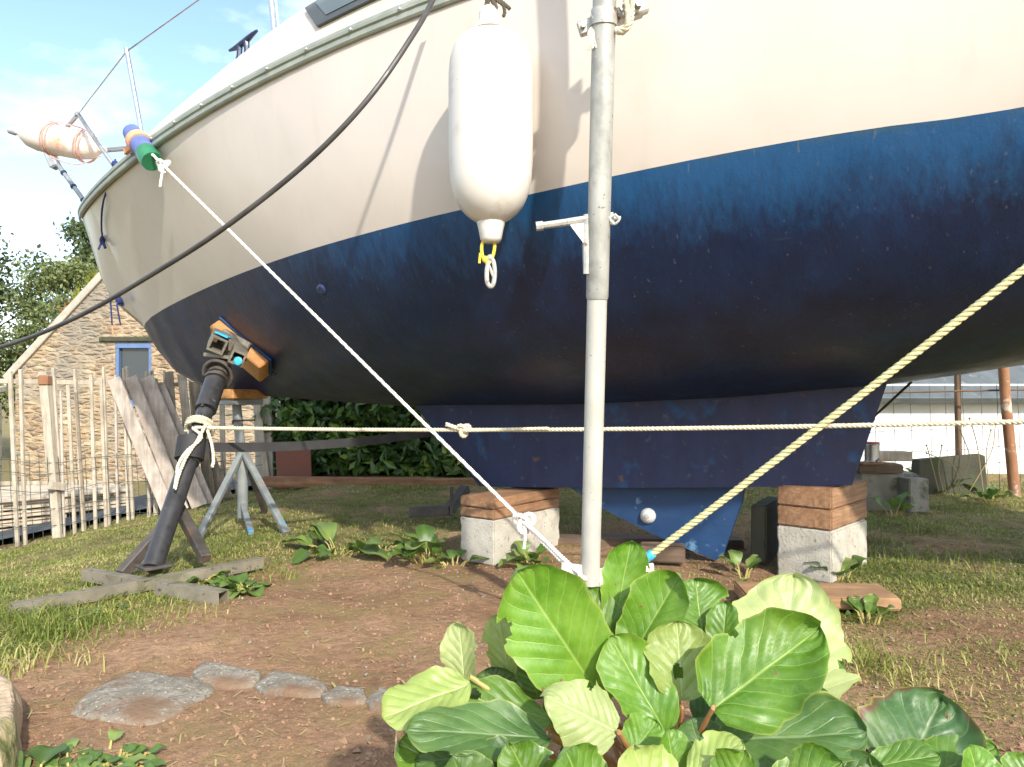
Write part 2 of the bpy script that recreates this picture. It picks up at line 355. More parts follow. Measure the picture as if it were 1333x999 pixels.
    # broad leaves: midrib, side veins, blotches
    def leafmat(name, dark, light, vein, under, edge=None, rough=.42, brown=.675):
        n = NT(name); uv = n.n('ShaderNodeUVMap', uv_map='UVMap'); sp = n.n('ShaderNodeSeparateXYZ'); n.l(uv, 0, sp, 0)
        oi = n.n('ShaderNodeObjectInfo')
        va = n.math('MULTIPLY', n.math('ABSOLUTE', n.math('SUBTRACT', (sp, 0), .5)), 2.0)
        wob = n.math('MULTIPLY', n.math('SUBTRACT', n.noise(n.coord(), 22, 3), .5), .5)
        ph = n.math('ADD', n.math('SUBTRACT', n.math('MULTIPLY', (sp, 1), 6.5), n.math('MULTIPLY', n.math('POWER', va, .85), 2.6)), wob)
        fr = n.math('ABSOLUTE', n.math('SUBTRACT', n.math('FRACT', n.math('ADD', ph, 20.0)), .5))
        side = n.ramp(fr, 0, [(.43, 0.), (.49, .42)]); mid = n.ramp(va, 0, [(.008, .9), (.045, 0.)])
        veins = n.math('MAXIMUM', side, mid)
        sm_ = n.ramp(n.math('ABSOLUTE', n.math('SUBTRACT', n.noise(n.coord(), 38, 3, .6), .5)), 0, [(.0, .16), (.04, 0.)])
        q = n.noise(n.coord(), 16, 5); base = n.mix(n.ramp(n.noise(n.coord(), 5, 4, .7), 0, [(.40, 0.), (.66, .45)]), n.ramp(q, 0, [(.3, dark), (.72, light)]), tuple(a * .5 + b * .5 for a, b in zip(light, (.20, .24, .04))))
        hs = n.n('ShaderNodeHueSaturation'); n.l(base[0], base[1], hs, 'Color')
        n.l(n.math('ADD', n.math('MULTIPLY', (oi, 'Random'), .35), .82), 0, hs, 'Value')
        c = n.mix(veins, (hs, 0), vein); c = n.mix(sm_, c, vein)
        if edge:
            ed = n.ramp(n.math('ADD', va, n.math('MULTIPLY', n.math('SUBTRACT', n.noise(n.coord(), 30, 3), .5), .5)), 0, [(.80, 0.), (.97, 1.)]); c = n.mix(ed, c, edge)
        rim = n.ramp(va, 0, [(.94, 0.), (.995, .6)]); c = n.mix(rim, c, (.30, .33, .07))
        off = n.n('ShaderNodeVectorMath', operation='ADD'); cc = n.n('ShaderNodeTexCoord'); n.l(cc, 'Object', off, 0); n.l(oi, 'Location', off, 1)
        bs = n.noise(off, 34, 4, .7); br = n.ramp(bs, 0, [(brown, 0.), (brown + .03, .9)]); c = n.mix(br, c, (.15, .075, .03))
        geo = n.n('ShaderNodeNewGeometry'); bf = n.math('MULTIPLY', (geo, 'Backfacing'), .85); c = n.mix(bf, c, under)
        n.col(c); n.set(Roughness=rough); n.l(n.ramp(q, 0, [(.3, rough - .10), (.7, rough + .16)]), 0, n.b, 'Roughness')
        b1 = n.bump(n.math('SUBTRACT', 1.0, veins), 0, .35, .004); n.bump(n.noise(n.coord(), 90, 3), 0, .12, .002, b1)
        tr = n.n('ShaderNodeBsdfTranslucent'); tr.inputs[0].default_value = (*[min(1, x * 1.5) for x in light], 1); mx = n.n('ShaderNodeMixShader'); mx.inputs[0].default_value = .18
        n.l(n.b, 0, mx, 1); n.l(tr, 0, mx, 2); n.l(mx, 0, n.out, 0); return n.mat
    M['Lbright'] = leafmat('leaf_bright', (.055, .155, .009), (.12, .25, .018), (.25, .37, .08), (.22, .32, .09))
    M['Lmid'] = leafmat('leaf_mid', (.050, .135, .010), (.105, .225, .022), (.23, .33, .08), (.20, .28, .09))
    M['Ldark'] = leafmat('leaf_dark', (.036, .092, .022), (.070, .148, .034), (.15, .235, .085), (.16, .24, .09), rough=.44)
    M['Lpale'] = leafmat('leaf_pale', (.30, .37, .125), (.38, .45, .19), (.46, .52, .26), (.35, .42, .16), rough=.42, brown=.78)
    M['Lyellow'] = leafmat('leaf_yellow', (.20, .285, .06), (.29, .37, .10), (.41, .47, .19), (.35, .42, .16), rough=.42, brown=.74)
    M['Lred'] = leafmat('leaf_red_edged', (.032, .085, .028), (.07, .15, .045), (.20, .28, .13), (.14, .2, .09), edge=(.13, .05, .035), brown=.66)
build_materials()

# ------------------------------------------------------------------ world, sun, camera
SUN = V((.322, -.780, .537)).normalized()
w = bpy.data.worlds.new('World'); SC.world = w; w.use_nodes = True; nt = w.node_tree; nt.nodes.clear()
N = nt.nodes.new; Lk = nt.links.new
out = N('ShaderNodeOutputWorld'); bg = N('ShaderNodeBackground'); Lk(bg.outputs[0], out.inputs[0]); bg.inputs[1].default_value = .15
sky = N('ShaderNodeTexSky'); sky.sky_type = 'NISHITA'; sky.sun_disc = False
sky.sun_elevation = math.asin(SUN.z); sky.sun_rotation = math.atan2(SUN.x, SUN.y); sky.air_density = 1.0; sky.dust_density = 1.2; sky.ozone_density = 1.6
tc = N('ShaderNodeTexCoord'); mp = N('ShaderNodeMapping'); mp.inputs['Scale'].default_value = (1, 1, 2.2); mp.inputs['Location'].default_value = (.35, .2, .6); Lk(tc.outputs['Generated'], mp.inputs[0])
nz = N('ShaderNodeTexNoise'); nz.inputs['Scale'].default_value = 2.3; nz.inputs['Detail'].default_value = 7; nz.inputs['Roughness'].default_value = .58; Lk(mp.outputs[0], nz.inputs[0])
rp = N('ShaderNodeValToRGB'); rp.color_ramp.elements[0].position = .43; rp.color_ramp.elements[1].position = .66; Lk(nz.outputs[0], rp.inputs[0])
cl = N('ShaderNodeMix'); cl.data_type = 'RGBA'; Lk(rp.outputs[0], cl.inputs[0]); Lk(sky.outputs[0], cl.inputs[6]); cl.inputs[7].default_value = (5.6, 5.8, 6.1, 1)
Lk(cl.outputs[2], bg.inputs[0])
sl = bpy.data.lights.new('sun', 'SUN'); sl.energy = 2.7; sl.angle = math.radians(1.5); sl.color = (1, .93, .82)
so = bpy.data.objects.new('sun', sl); COL.objects.link(so); so.rotation_euler = (-SUN).to_track_quat('-Z', 'Y').to_euler(); so.location = (3, -6, 8)
cam = bpy.data.cameras.new('camera'); co = bpy.data.objects.new('camera', cam); COL.objects.link(co); SC.camera = co
cam.sensor_width = 36; cam.lens = 36 * 1000 / 1333; cam.shift_y = 10.5 / 1333; cam.clip_start = .05; cam.clip_end = 3000
co.location = (0, 0, CH); co.rotation_euler = (math.radians(90), 0, 0)
SC.view_settings.view_transform = 'Standard'; SC.view_settings.look = 'None'; SC.view_settings.exposure = 1.20; SC.view_settings.gamma = 1

# ------------------------------------------------------------------ ground
def terr0(x, y):
    q = max(0, -x - 1.5)
    z = -.165 * q * sm(1.8, 4.6, y)
    return max(z, -1.5)
def terr(x, y):
    z = terr0(x, y); d = math.hypot(x, y)
    if d < 14:
        k = 1 - sm(9, 14, d)
        z += k * (.022 * noise.noise((x * 1.3, y * 1.3, 0)) + .014 * noise.noise((x * 4.5, y * 4.5, 3)) + .007 * noise.noise((x * 13, y * 13, 8)))
        z -= .02 * k
    return z
def inpoly(x, y, P):
    c = False; n = len(P)
    for i in range(n):
        (x1, y1), (x2, y2) = P[i], P[i - 1]
        if (y1 > y) != (y2 > y) and x < (x2 - x1) * (y - y1) / (y2 - y1) + x1: c = not c
    return c
def g(px, py): d = CH * 1000 / (py - 510); return ((px - 666.5) / 1000 * d, d)
BARE = [g(-400, 900), g(0, 868), g(90, 838), (g(270, 792)), g(345, 748), g(430, 728), g(510, 722), g(600, 732), g(700, 725), g(760, 730), g(900, 742), g(980, 738), g(1010, 770), g(1110, 800), g(1333, 800), g(1500, 800), (3, .4), (-3, .4)]
SPARSE = [g(560, 690), g(700, 680), g(1000, 665), g(1125, 690), g(1100, 740), g(1000, 745), g(600, 735)]
SPARSE2 = [g(1085, 780), g(1200, 790), g(1333, 790), g(1500, 800), (3, 1), (.9, 1), g(1090, 900)]
def edge_d(x, y, P):
    p = V((x, y)); best = 9
    for i in range(len(P)):
        a, b = V(P[i - 1]), V(P[i]); ab = b - a; t = max(0, min(1, (p - a).dot(ab) / max(ab.length_squared, 1e-9))); best = min(best, (a + ab * t - p).length)
    return best
def turf(x, y):
    if abs(x) > 9 or y < 0 or y > 10: return 1.0
    s = edge_d(x, y, BARE); s = -s if inpoly(x, y, BARE) else s
    v = sm(-.18, .22, s + .10 * noise.noise((x * 3, y * 3, 1)))
    if inpoly(x, y, SPARSE): v *= .45
    if inpoly(x, y, SPARSE2): v = max(v, .42 + .3 * noise.noise((x * 4, y * 4, 5)))
    v *= .74 + .45 * noise.noise((x * 1.7, y * 1.7, 9)) + .35 * noise.noise((x * 4.3, y * 4.3, 19))
    return max(0, min(1, v))
def axis_vals(lo, hi, step, far):
    a = list(np.arange(lo, hi + 1e-6, step)); s = step; b = []; x = hi
    while x < far: s *= 1.35; x += s; b.append(x)
    s = step; x = lo; c = []
    while x > -far: s *= 1.35; x -= s; c.append(x)
    return c[::-1] + a + b
xs = axis_vals(-4.4, 4.6, .035, 900); ys = axis_vals(.8, 7.4, .035, 900)
mb = MB(); tv = []
for y in ys:
    for x in xs:
        mb.v.append(V((x, y, terr(x, y)))); tv.append(turf(x, y))
nx = len(xs)
for j in range(len(ys) - 1):
    for i in range(nx - 1): mb.f.append((j * nx + i, j * nx + i + 1, (j + 1) * nx + i + 1, (j + 1) * nx + i)); mb.m.append(0)
mb.att['turf'] = tv
gr = mb.build('ground', MAT['soil'], smooth=0, kind='structure')
gr.data.polygons.foreach_set('use_smooth', [True] * len(gr.data.polygons))

# grass: blades scattered where the turf mask is strong
mb = MB(); tint = []
def blade(x, y, h, wd, lean, tn, z=None):
    z = terr(x, y) if z is None else z; a = rnd(0, 6.283); dx, dy = math.cos(a), math.sin(a); l = lean * h
    o = len(mb.v); b = V((x, y, z - .005)); s = V((-dy, dx, 0)) * wd / 2; d = V((dx, dy, 0))
    m = b + d * l * .35 + V((0, 0, h * .6)); t = b + d * l + V((0, 0, h * (1 - .25 * min(1.3, lean))))
    mb.v += [b - s, b + s, m + s * .75, m - s * .75, t]; mb.f += [(o, o + 1, o + 2, o + 3), (o + 3, o + 2, o + 4)]; mb.m += [0, 0]; tint.extend([tn] * 5)
cnt = 0
for _ in range(720000):
    d = 1.5 * (8.2 / 1.5) ** random.random(); x = rnd(-.92, .92) * d
    if d > 8: continue
    tf = turf(x, d)
    if random.random() > tf ** 1.5 * (.9 if d < 3.4 else .62): continue
    if x < -3.0 and d > 5.7 + (x + 3.67) * 1.0: continue
    cl_ = noise.noise((x * 2.6, d * 2.6, 4)); tall = 1 + .9 * max(0, noise.noise((x * 1.9, d * 1.9, 14)))
    h = rnd(.008, .026) * tall * (.55 + .6 * tf); tn = min(1, max(0, .42 + .55 * cl_ + rnd(-.3, .42)))
    blade(x, d, h, rnd(.002, .0042) * (1 + .12 * d), rnd(.4, 2.2), tn); cnt += 1
# taller tufts
def tuft(px, py, n, h, r, dry=.35):
    cx, cy = g(px, py)
    for _ in range(n): blade(cx + random.gauss(0, r), cy + random.gauss(0, r * .8), rnd(.4, 1) * h, rnd(.0028, .0055), rnd(.4, 1.3), min(1, max(0, random.gauss(dry, .22))))
for a in ((75, 818, 200, .12, .07, .25), (120, 812, 80, .08, .09, .4), (20, 866, 90, .07, .08, .75), (235, 800, 90, .05, .10, .5), (60, 850, 90, .08, .08, .75), (40, 798, 140, .07, .12, .3), (110, 778, 90, .06, .10, .3), (20, 800, 120, .08, .06, .3), (60, 790, 120, .06, .05, .25), (160, 768, 120, .06, .08, .3), (250, 752, 70, .05, .08, .4), (320, 738, 70, .05, .06, .4), (200, 780, 90, .05, .1, .4), (110, 755, 60, .06, .05, .3), (150, 790, 80, .05, .1, .4), (350, 745, 80, .07, .08, .4),
          (1130, 700, 90, .10, .08, .3), (1180, 720, 140, .08, .16, .35), (1250, 720, 140, .07, .16, .4), (1210, 690, 80, .08, .1, .3), (1130, 860, 130, .11, .07, .6), (1180, 880, 60, .09, .09, .8),
          (1270, 660, 60, .12, .1, .3), (740, 690, 60, .09, .06, .4), (1215, 640, 50, .2, .05, .35), (540, 975, 22, .16, .03, .8), (560, 700, 40, .08, .08, .4), (1300, 850, 60, .06, .12, .8), (960, 700, 40, .06, .08, .5)):
    tuft(*a)
mb.att['tint'] = tint; mb.build('grass', MAT['grass'], smooth=0, kind='stuff')
# straw and crumbs on the soil
mb = MB(); tint = []
for _ in range(1000):
    d = rnd(1.5, 4.5); x = rnd(-.75, .75) * d; z = terr(x, d) + .004; a = rnd(0, 3.14); L = rnd(.01, .05); b = V((x, d, z)); e = V((math.cos(a), math.sin(a), rnd(0, .1))) * L; s = V((-math.sin(a), math.cos(a), 0)) * rnd(.001, .002)
    o = len(mb.v); mb.v += [b - s, b + s, b + e + s, b + e - s]; mb.f.append((o, o + 1, o + 2, o + 3)); mb.m.append(0); tint += [rnd(.8, 1)] * 4
mb.att['tint'] = tint; mb.build('straw_litter', MAT['grass'], smooth=0, kind='stuff')
mb = MB()
for _ in range(3800):
    d = 1.5 * 2.6 ** random.random(); x = rnd(-.75, .75) * d; r = rnd(.002, .0075) * (1 if random.random() < .95 else 1.7); mb.hull([V((x, d, terr(x, d) + r * .2)) + V((random.gauss(0, 1), random.gauss(0, 1), random.gauss(0, .7))).normalized() * r for _ in range(9)], 0 if random.random() < .88 else 1)
mb.build('gravel', [simple('soil_crumbs', (.20, .115, .07), (.32, .20, .12), 30, .95), MAT['granite']], smooth=0, kind='stuff')
mb = MB()
for _ in range(3500):
    d = 1.5 * 2.2 ** random.random(); x = rnd(-.72, .75) * d
    if turf(x, d) > .6: continue
    r = rnd(.0012, .0045) * (1 if random.random() < .96 else 2.2); c = V((x, d, terr(x, d) + r * .25)); o = len(mb.v)
    mb.v += [c + V(q) * r * rnd(.6, 1.3) for q in ((1, 0, 0), (0, 1, 0), (-1, 0, 0), (0, -1, 0), (.2, .1, .8), (-.1, 0, -.8))]
    mb.f += [(o + a, o + (a + 1) % 4, o + 4) for a in range(4)] + [(o + (a + 1) % 4, o + a, o + 5) for a in range(4)]; mb.m += [0] * 8
mb.build('soil_crumbs', simple('loose_soil', (.21, .12, .072), (.32, .19, .115), 18, .95), smooth=0, kind='stuff')
# the lane beyond the wire fence
mb = MB(); A, B = V((-3.67, 5.5)), V((-2.2, 7.0)); dr = (B - A).normalized(); nr = V((-dr.y, dr.x))
for k in range(41):
    p = A + dr * (-8 + 20 * k / 40 if k < 40 else 12.5)
    for o_ in (.22, .9, 1.6, 2.4): q = p + nr * o_; mb.v.append(V((q.x, q.y, terr0(q.x, q.y) + .03)))
for k in range(40):
    for j in range(3): mb.f.append((k * 4 + j, k * 4 + 4 + j, k * 4 + 5 + j, k * 4 + 1 + j)); mb.m.append(0)
mb.build('road', MAT['asphalt'], smooth=40, kind='structure')

# ------------------------------------------------------------------ the boat: fair lines in its own frame (t towards the bow, v towards the camera, z up)
AX, AY = 1.434, 3.2; LK = math.hypot(1.558, .75); UX, UY = -1.558 / LK, .75 / LK; VX, VY = -UY, UX
UD, VD = V((UX, UY, 0)), V((VX, VY, 0))
def W(t, v, z): return V((AX + UX * t + VX * v, AY + UY * t + VY * v, z))
def proj(p): return 666.5 + 1000 * p[0] / p[1], 510 - 1000 * (p[2] - CH) / p[1]
def onplane(px, py, v):
    k = (px - 666.5) / 1000; t = (k * (AY + VY * v) - AX - VX * v) / (UX - k * UY); d = AY + UY * t + VY * v
    return t, d, CH + (510 - py) / 1000 * d
TM = 4.857
def vr(t):
    if t < -.5: return 1.2 - .05 * ((-.5 - t) / 2) ** 2
    x = min(1, max(0, (t - .2) / 4.68)); return 1.2 * (1 - x ** 2.3) ** .85
ZR = ([-2.6, -1, 0, .7, 1.36, 1.77, 2.22, 2.5, 2.82, 3.18, 3.4, 3.8, 4.2, 4.6, 4.857], [2.21, 2.20, 2.185, 2.165, 2.135, 2.112, 2.083, 2.06, 2.03, 1.992, 1.97, 1.943, 1.925, 1.925, 1.94])
zrp = np.polyfit(*ZR, 6)
def zr(t): return float(np.polyval(zrp, t))
ZC = [(-2.6, 1.28), (-1.8, 1.08), (-1.2, .95), (-.587, .853), (-.375, .816), (-.073, .772), (.5, .715), (1.2, .68), (2.149, .667), (2.635, .690), (3.204, .722), (3.513, .745), (3.76, .788), (3.991, .88), (4.153, 1.02), (4.283, 1.175), (4.483, 1.30), (4.62, 1.41), (4.72, 1.56), (4.77, 1.72), (4.815, 1.86), (4.857, 1.91)]
def zc(t): return interp(t, [a for a, _ in ZC], [b for _, b in ZC])
def sec(t, s):
    b = sm(1.2, 4.5, t); r = vr(t); z0 = zc(t); h = zr(t) - z0
    a1, b1, a2, b2 = lerp(.86, .22, b), lerp(.03, .20, b), lerp(1.02, .56, b), lerp(.38, .62, b)
    if t < 0: b1 = lerp(.03, .0, 1)
    c = [(1 - s) ** 3, 3 * s * (1 - s) ** 2, 3 * s * s * (1 - s), s ** 3]
    return r * (c[1] * a1 + c[2] * a2 + c[3]), z0 + h * (c[1] * b1 + c[2] * b2 + c[3])
PAINT = ([150, 187, 215, 260, 330, 400, 500, 590, 700, 800, 900, 1000, 1100, 1200, 1333, 1500], [452, 425, 400, 378, 350, 325, 300, 275, 248, 228, 210, 191, 173, 159, 140, 116])
pt = []
for t in np.linspace(-.3, 4.1, 40):
    lo, hi = .05, .98
    for _ in range(40):
        s = (lo + hi) / 2; v, z = sec(t, s); px, py = proj(W(t, v, z))
        if py > interp(px, *PAINT): lo = s
        else: hi = s
    pt.append((t, sec(t, lo)[1]))
pt.append((4.283, 1.18))
zpp = np.polyfit([a for a, _ in pt], [b for _, b in pt], 5)
def zpaint(t):
    return float(np.polyval(zpp, t)) if t > -.3 else float(np.polyval(zpp, -.3)) + .06 * (-.3 - t)
def spaint(t):
    zp = zpaint(t)
    if zp <= zc(t): return 0
    lo, hi = 0, 1
    for _ in range(30):
        s = (lo + hi) / 2
        if sec(t, s)[1] < zp: lo = s
        else: hi = s
    return lo
def hull_v(t, z):                            # half beam at height z
    lo, hi = 0, 1
    for _ in range(30):
        s = (lo + hi) / 2
        if sec(t, s)[1] < z: lo = s
        else: hi = s
    return sec(t, lo)[0]
def hull_px(px, py, off=0):                  # the point of the near topside seen at a pixel
    best = None
    for t in np.linspace(-.9, 4.84, 500):
        for s in ():
            pass
    lo = None
    for t in np.linspace(-.9, 4.84, 700):
        k = (px - 666.5) / 1000
        # v such that W(t,v) lies on the ray column
        den = VX - k * VY
        v = (k * (AY + UY * t) - AX - UX * t) / den
        d = AY + UY * t + VY * v; z = CH + (510 - py) / 1000 * d
        if z > zr(t) or z < zc(t) or v < 0: continue
        e = abs(hull_v(t, z) - v)
        if best is None or e < best[0]: best = (e, t, v, z)
    _, t, v, z = best
    return W(t, v + off, z), t
boat = thing('sailing_boat', W(.86, 0, 0), 'cream and navy sailing boat propped ashore on blocks and stands', 'boat')
ts = sorted(set([round(x, 4) for x in list(np.linspace(-2.6, 3.6, 46)) + list(np.linspace(3.6, TM, 44)) + [4.27, 4.275, 4.28]]))
mb = MB(); NA, NB = 16, 12; rows = []
for t in ts:
    sp = spaint(t); r = []
    for k in range(NA + 1): v, z = sec(t, sp * (k / NA) ** .9); r.append((v, z))
    for k in range(1, NB + 1): v, z = sec(t, sp + (1 - sp) * k / NB); r.append((v, z))
    rows.append(r)
NR = NA + NB + 1
for sgn in (1, -1):
    o = len(mb.v)
    for t, r in zip(ts, rows):
        for v, z in r: mb.v.append(W(t, sgn * v, z))
    for i in range(len(ts) - 1):
        for k in range(NR - 1):
            q = [o + i * NR + k, o + i * NR + k + 1, o + (i + 1) * NR + k + 1, o + (i + 1) * NR + k]
            P = [mb.v[j] for j in q]
            if ((P[2] - P[0]).cross(P[3] - P[1])).length < 1e-8: continue
            mb.f.append(tuple(q if sgn < 0 else q[::-1])); mb.m.append(0 if k < NA else 1)
    # transom half
    mb.f.append(tuple([o + k for k in range(NR)])); mb.m.append(1)
mb.att['sun_band'] = [max(0, 1 - max(0, zpaint((p - V((AX, AY, 0))).dot(UD)) - p.z) / .30) * lerp(1, .30, sm(.2, 3.2, (p - V((AX, AY, 0))).dot(UD))) for p in mb.v]  # weight of the painted sun brightening, fading downward and towards the bow
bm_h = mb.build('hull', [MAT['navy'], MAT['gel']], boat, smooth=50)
bb = bmesh.new(); bb.from_mesh(bm_h.data); bmesh.ops.remove_doubles(bb, verts=bb.verts, dist=.0008); bmesh.ops.recalc_face_normals(bb, faces=bb.faces); bb.to_mesh(bm_h.data); bb.free()
# deck moulding above the rail
HD = ([-2.6, -1, 1.0, 2.0, 2.4, 2.8, 3.2, 3.8, 4.2, 4.6, 4.857], [.42, .42, .40, .345, .295, .245, .195, .085, .05, .035, .025])
def deck(t, w, sgn=1):
    H = interp(t, *HD); r = vr(t) + .004
    P = [(0, .012), (.06, .3), (.17, .6), (.36, .84), (.75, 1.0), (1.6, 1.12)]
    xs_ = [0, .2, .4, .6, .8, 1]
    dv = interp(w, xs_, [p[0] for p in P]) * .30 * min(1, H / .2 + .15); dz = interp(w, xs_, [p[1] for p in P]) * H
    v = max(0, r - dv) if w < 1 else max(0, r - dv)
    return W(t, sgn * v, zr(t) + dz)
ws = np.linspace(0, 1, 21); mb = MB()
for sgn in (1, -1):
    o = len(mb.v); R_ = len(ws) + 1
    for t in ts:
        for w_ in ws: mb.v.append(deck(t, w_, sgn))
        mb.v.append(W(t, 0, zr(t) + interp(t, *HD) * 1.2))
    for i in range(len(ts) - 1):
        for k in range(R_ - 1):
            q = (o + i * R_ + k, o + i * R_ + k + 1, o + (i + 1) * R_ + k + 1, o + (i + 1) * R_ + k); P = [mb.v[j] for j in q]
            if ((P[2] - P[0]).cross(P[3] - P[1])).length < 1e-8: continue
            mb.f.append(q if sgn < 0 else q[::-1]); mb.m.append(0)
    mb.f.append(tuple(o + k for k in range(R_))); mb.m.append(0)
dk = mb.build('deck', MAT['deck'], boat, smooth=50)
bb = bmesh.new(); bb.from_mesh(dk.data); bmesh.ops.remove_doubles(bb, verts=bb.verts, dist=.0008); bmesh.ops.recalc_face_normals(bb, faces=bb.faces); bb.to_mesh(dk.data); bb.free()
# aluminium toe rail with its screw heads
prof = [(-.006, -.034), (.012, -.033), (.017, -.026), (.015, -.006), (.022, .000), (.023, .012), (.015, .018), (.013, .030), (-.006, .032)]
mb = MB(); tr_ = [t for t in ts]
for sgn in (1, -1):
    o = len(mb.v); n = len(prof)
    for t in tr_:
        for dv, dz in prof: mb.v.append(W(t, sgn * (vr(t) + dv), zr(t) + dz))
    for i in range(len(tr_) - 1):
        for k in range(n - 1):
            q = (o + i * n + k, o + i * n + k + 1, o + (i + 1) * n + k + 1, o + (i + 1) * n + k); mb.f.append(q if sgn < 0 else q[::-1]); mb.m.append(0)
rail = mb.build('toe_rail', MAT['alu'], boat, smooth=40)
for k in range(16):
    t = -.2 + k * .24
    if t > 3.7: break
    MB().ball(W(t, vr(t) + .024, zr(t) + .006), .008, n=5).build('screw', MAT['steel'], rail)
# stub keel
def ksec(t, z): return lerp(.085, .12, (z - .3) / .5)
mb = MB(); tb0, tb1 = .015, LK + .03
K = [(tb0, .363), (tb1, .266)]
def kpt(f, q, sgn):                           # f along the root, q 0 bottom .. 1 top
    tb = lerp(tb0, tb1, f); tt = lerp(-.13, 2.19, f); t = lerp(tb, tt, q); zb = lerp(.363, .266, f); zt = zc(tt) + .05
    th = (.125 * (math.sin(math.pi * min(1, max(0, f * .98 + .01))) ** .45)) * lerp(.8, 1.05, q ** 1.5) + .015
    return W(t, sgn * th, lerp(zb, zt, q))
fs_ = np.linspace(0, 1, 25); qs = np.linspace(0, 1, 9)
for sgn in (1, -1):
    o = len(mb.v)
    for f in fs_:
        for q in qs: mb.v.append(kpt(f, q, sgn))
    for i in range(24):
        for k in range(8):
            q = (o + i * 9 + k, o + i * 9 + k + 1, o + (i + 1) * 9 + k + 1, o + (i + 1) * 9 + k); mb.f.append(q if sgn < 0 else q[::-1]); mb.m.append(0)
o2 = 25 * 9
for i in range(24): mb.f.append((i * 9, (i + 1) * 9, o2 + (i + 1) * 9, o2 + i * 9)); mb.m.append(0)
for k in range(8):
    mb.f.append((k, o2 + k, o2 + k + 1, k + 1)); mb.m.append(0)
    e = 24 * 9; mb.f.append((e + k, e + k + 1, o2 + e + k + 1, o2 + e + k)); mb.m.append(0)
mb.build('keel', MAT['keel'], boat, smooth=50)
# swinging centreboard half lowered below the keel
def cb(px, py): t, d, z = onplane(px, py, 0); return (t, z)
pl = [cb(742, 633), cb(790, 664), cb(850, 694), cb(896, 714), cb(933, 729), cb(942, 722), cb(966, 655), cb(975, 610), cb(742, 610)]
mb = MB(); n = len(pl)
for s in (1, -1):
    for t, z in pl: mb.v.append(W(t, s * .018, z))
mb.f += [tuple(range(n - 1, -1, -1)), tuple(range(n, 2 * n))] + [(i, (i + 1) % n, n + (i + 1) % n, n + i) for i in range(n)]; mb.m += [0] * (n + 2)
board = mb.build('centreboard', MAT['board'], boat, smooth=20)
t, d, z = onplane(843, 672, .03); c = W(t, .018, z)
mb = MB().lathe(c, c + VD * .03, [(0, .036), (.35, .036), (.75, .028), (1, .018), (1.01, .0)], 20); an = mb.build('anode', MAT['anode'], board)
MB().lathe(c + VD * .028, c + VD * .042, [(0, .012), (.8, .012), (1, .006)], 6).build('bolt', MAT['galv'], board)
# through-hull openings
for px, py, r in ((419, 377, .02), (356, 486, .016)):
    p, t = hull_px(px, py); v0 = hull_v(t, p.z - .02); v1 = hull_v(t, p.z + .02); nn = (VD * .04 - V((0, 0, 1)) * (v1 - v0)).normalized()
    MB().lathe(p - nn * .004, p + nn * .010, [(0, r * 1.3), (.6, r * 1.2), (1, r * .8), (.99, r * .7)], 14).build('skin_fitting', MAT['navyplastic'], boat)
# cabin window in the moulded side
def deck_px(px, py):
    best = None
    for t in np.linspace(.8, 4.4, 361):
        for w_ in np.linspace(0, 1, 41):
            x, y = proj(deck(t, w_)); e = (x - px) ** 2 + (y - py) ** 2
            if best is None or e < best[0]: best = (e, t, w_)
    return best[1], best[2]
def deck_n(t, w):
    a = deck(t + .03, w) - deck(t - .03, w); b = deck(t, min(1, w + .04)) - deck(t, max(0, w - .04)); nn = a.cross(b).normalized()
    return nn if nn.dot(VD) > 0 else -nn
def win_patch(corn, off, th, n1=16, n2=8):
    (ta0, wa0), (ta1, wa1), (tb0_, wb0), (tb1_, wb1) = corn     # front low, front high, rear low, rear high
    mb = MB(); rows = []
    for k in range(2):
        for i in range(n1 + 1):
            for j in range(n2 + 1):
                f, q = i / n1, j / n2; t = lerp(lerp(ta0, ta1, q), lerp(tb0_, tb1_, q), f); w_ = lerp(lerp(wa0, wa1, q), lerp(wb0, wb1, q), f)
                mb.v.append(deck(t, w_) + deck_n(t, w_) * (off + k * th))
    M_ = (n1 + 1) * (n2 + 1)
    for i in range(n1):
        for j in range(n2):
            a = M_ + i * (n2 + 1) + j; mb.f.append((a, a + 1, a + n2 + 2, a + n2 + 1)); mb.m.append(0)
    rim = [i * (n2 + 1) for i in range(n1 + 1)] + [n1 * (n2 + 1) + j for j in range(1, n2 + 1)] + [i * (n2 + 1) + n2 for i in range(n1 - 1, -1, -1)] + [j for j in range(n2 - 1, 0, -1)]
    for a, b in zip(rim, rim[1:] + rim[:1]): mb.f.append((a, b, M_ + b, M_ + a)); mb.m.append(0)
    return mb
t0, w0 = deck_px(416, 36); t1, w1 = deck_px(400, 14); t2, w2 = deck_px(492, 1)
wf = win_patch([(t0, w0), (t1, w1), (.5, w0 + .02), (.55, min(.82, w1 + .10))], .001, .014).build('window_frame', MAT['greyplastic'], boat, smooth=40)
win_patch([(t0 - .05, w0 + .05), (t1 - .08, w1 - .04), (.6, w0 + .07), (.65, min(.76, w1 + .06))], .0145, .004).build('window_pane', MAT['tint'], wf, smooth=40)
# mooring cleat on the deck edge
tc_, wc_ = deck_px(316, 68); base = deck(tc_, wc_); nn = V((0, 0, 1)); al = (deck(tc_ + .1, wc_) - deck(tc_ - .1, wc_)).normalized()
mb = MB()
base = base - nn * .03; q = base + nn * .075
mb.tube([q - al * .11 + nn * .004, q - al * .075 + nn * .004, q - al * .035, q + al * .035, q + al * .075 + nn * .006, q + al * .11 + nn * .014], [.006, .010, .014, .014, .010, .006], 8)
for s in (-1, 1): mb.tube([base + al * s * .036 - nn * .01, base + al * s * .03 + nn * .03, q + al * s * .026], [.02, .013, .014], 8)
mb.beam(base - al * .05, base + al * .05, .03, .02)
mb.build('mooring_cleat', MAT['navyplastic'], boat)
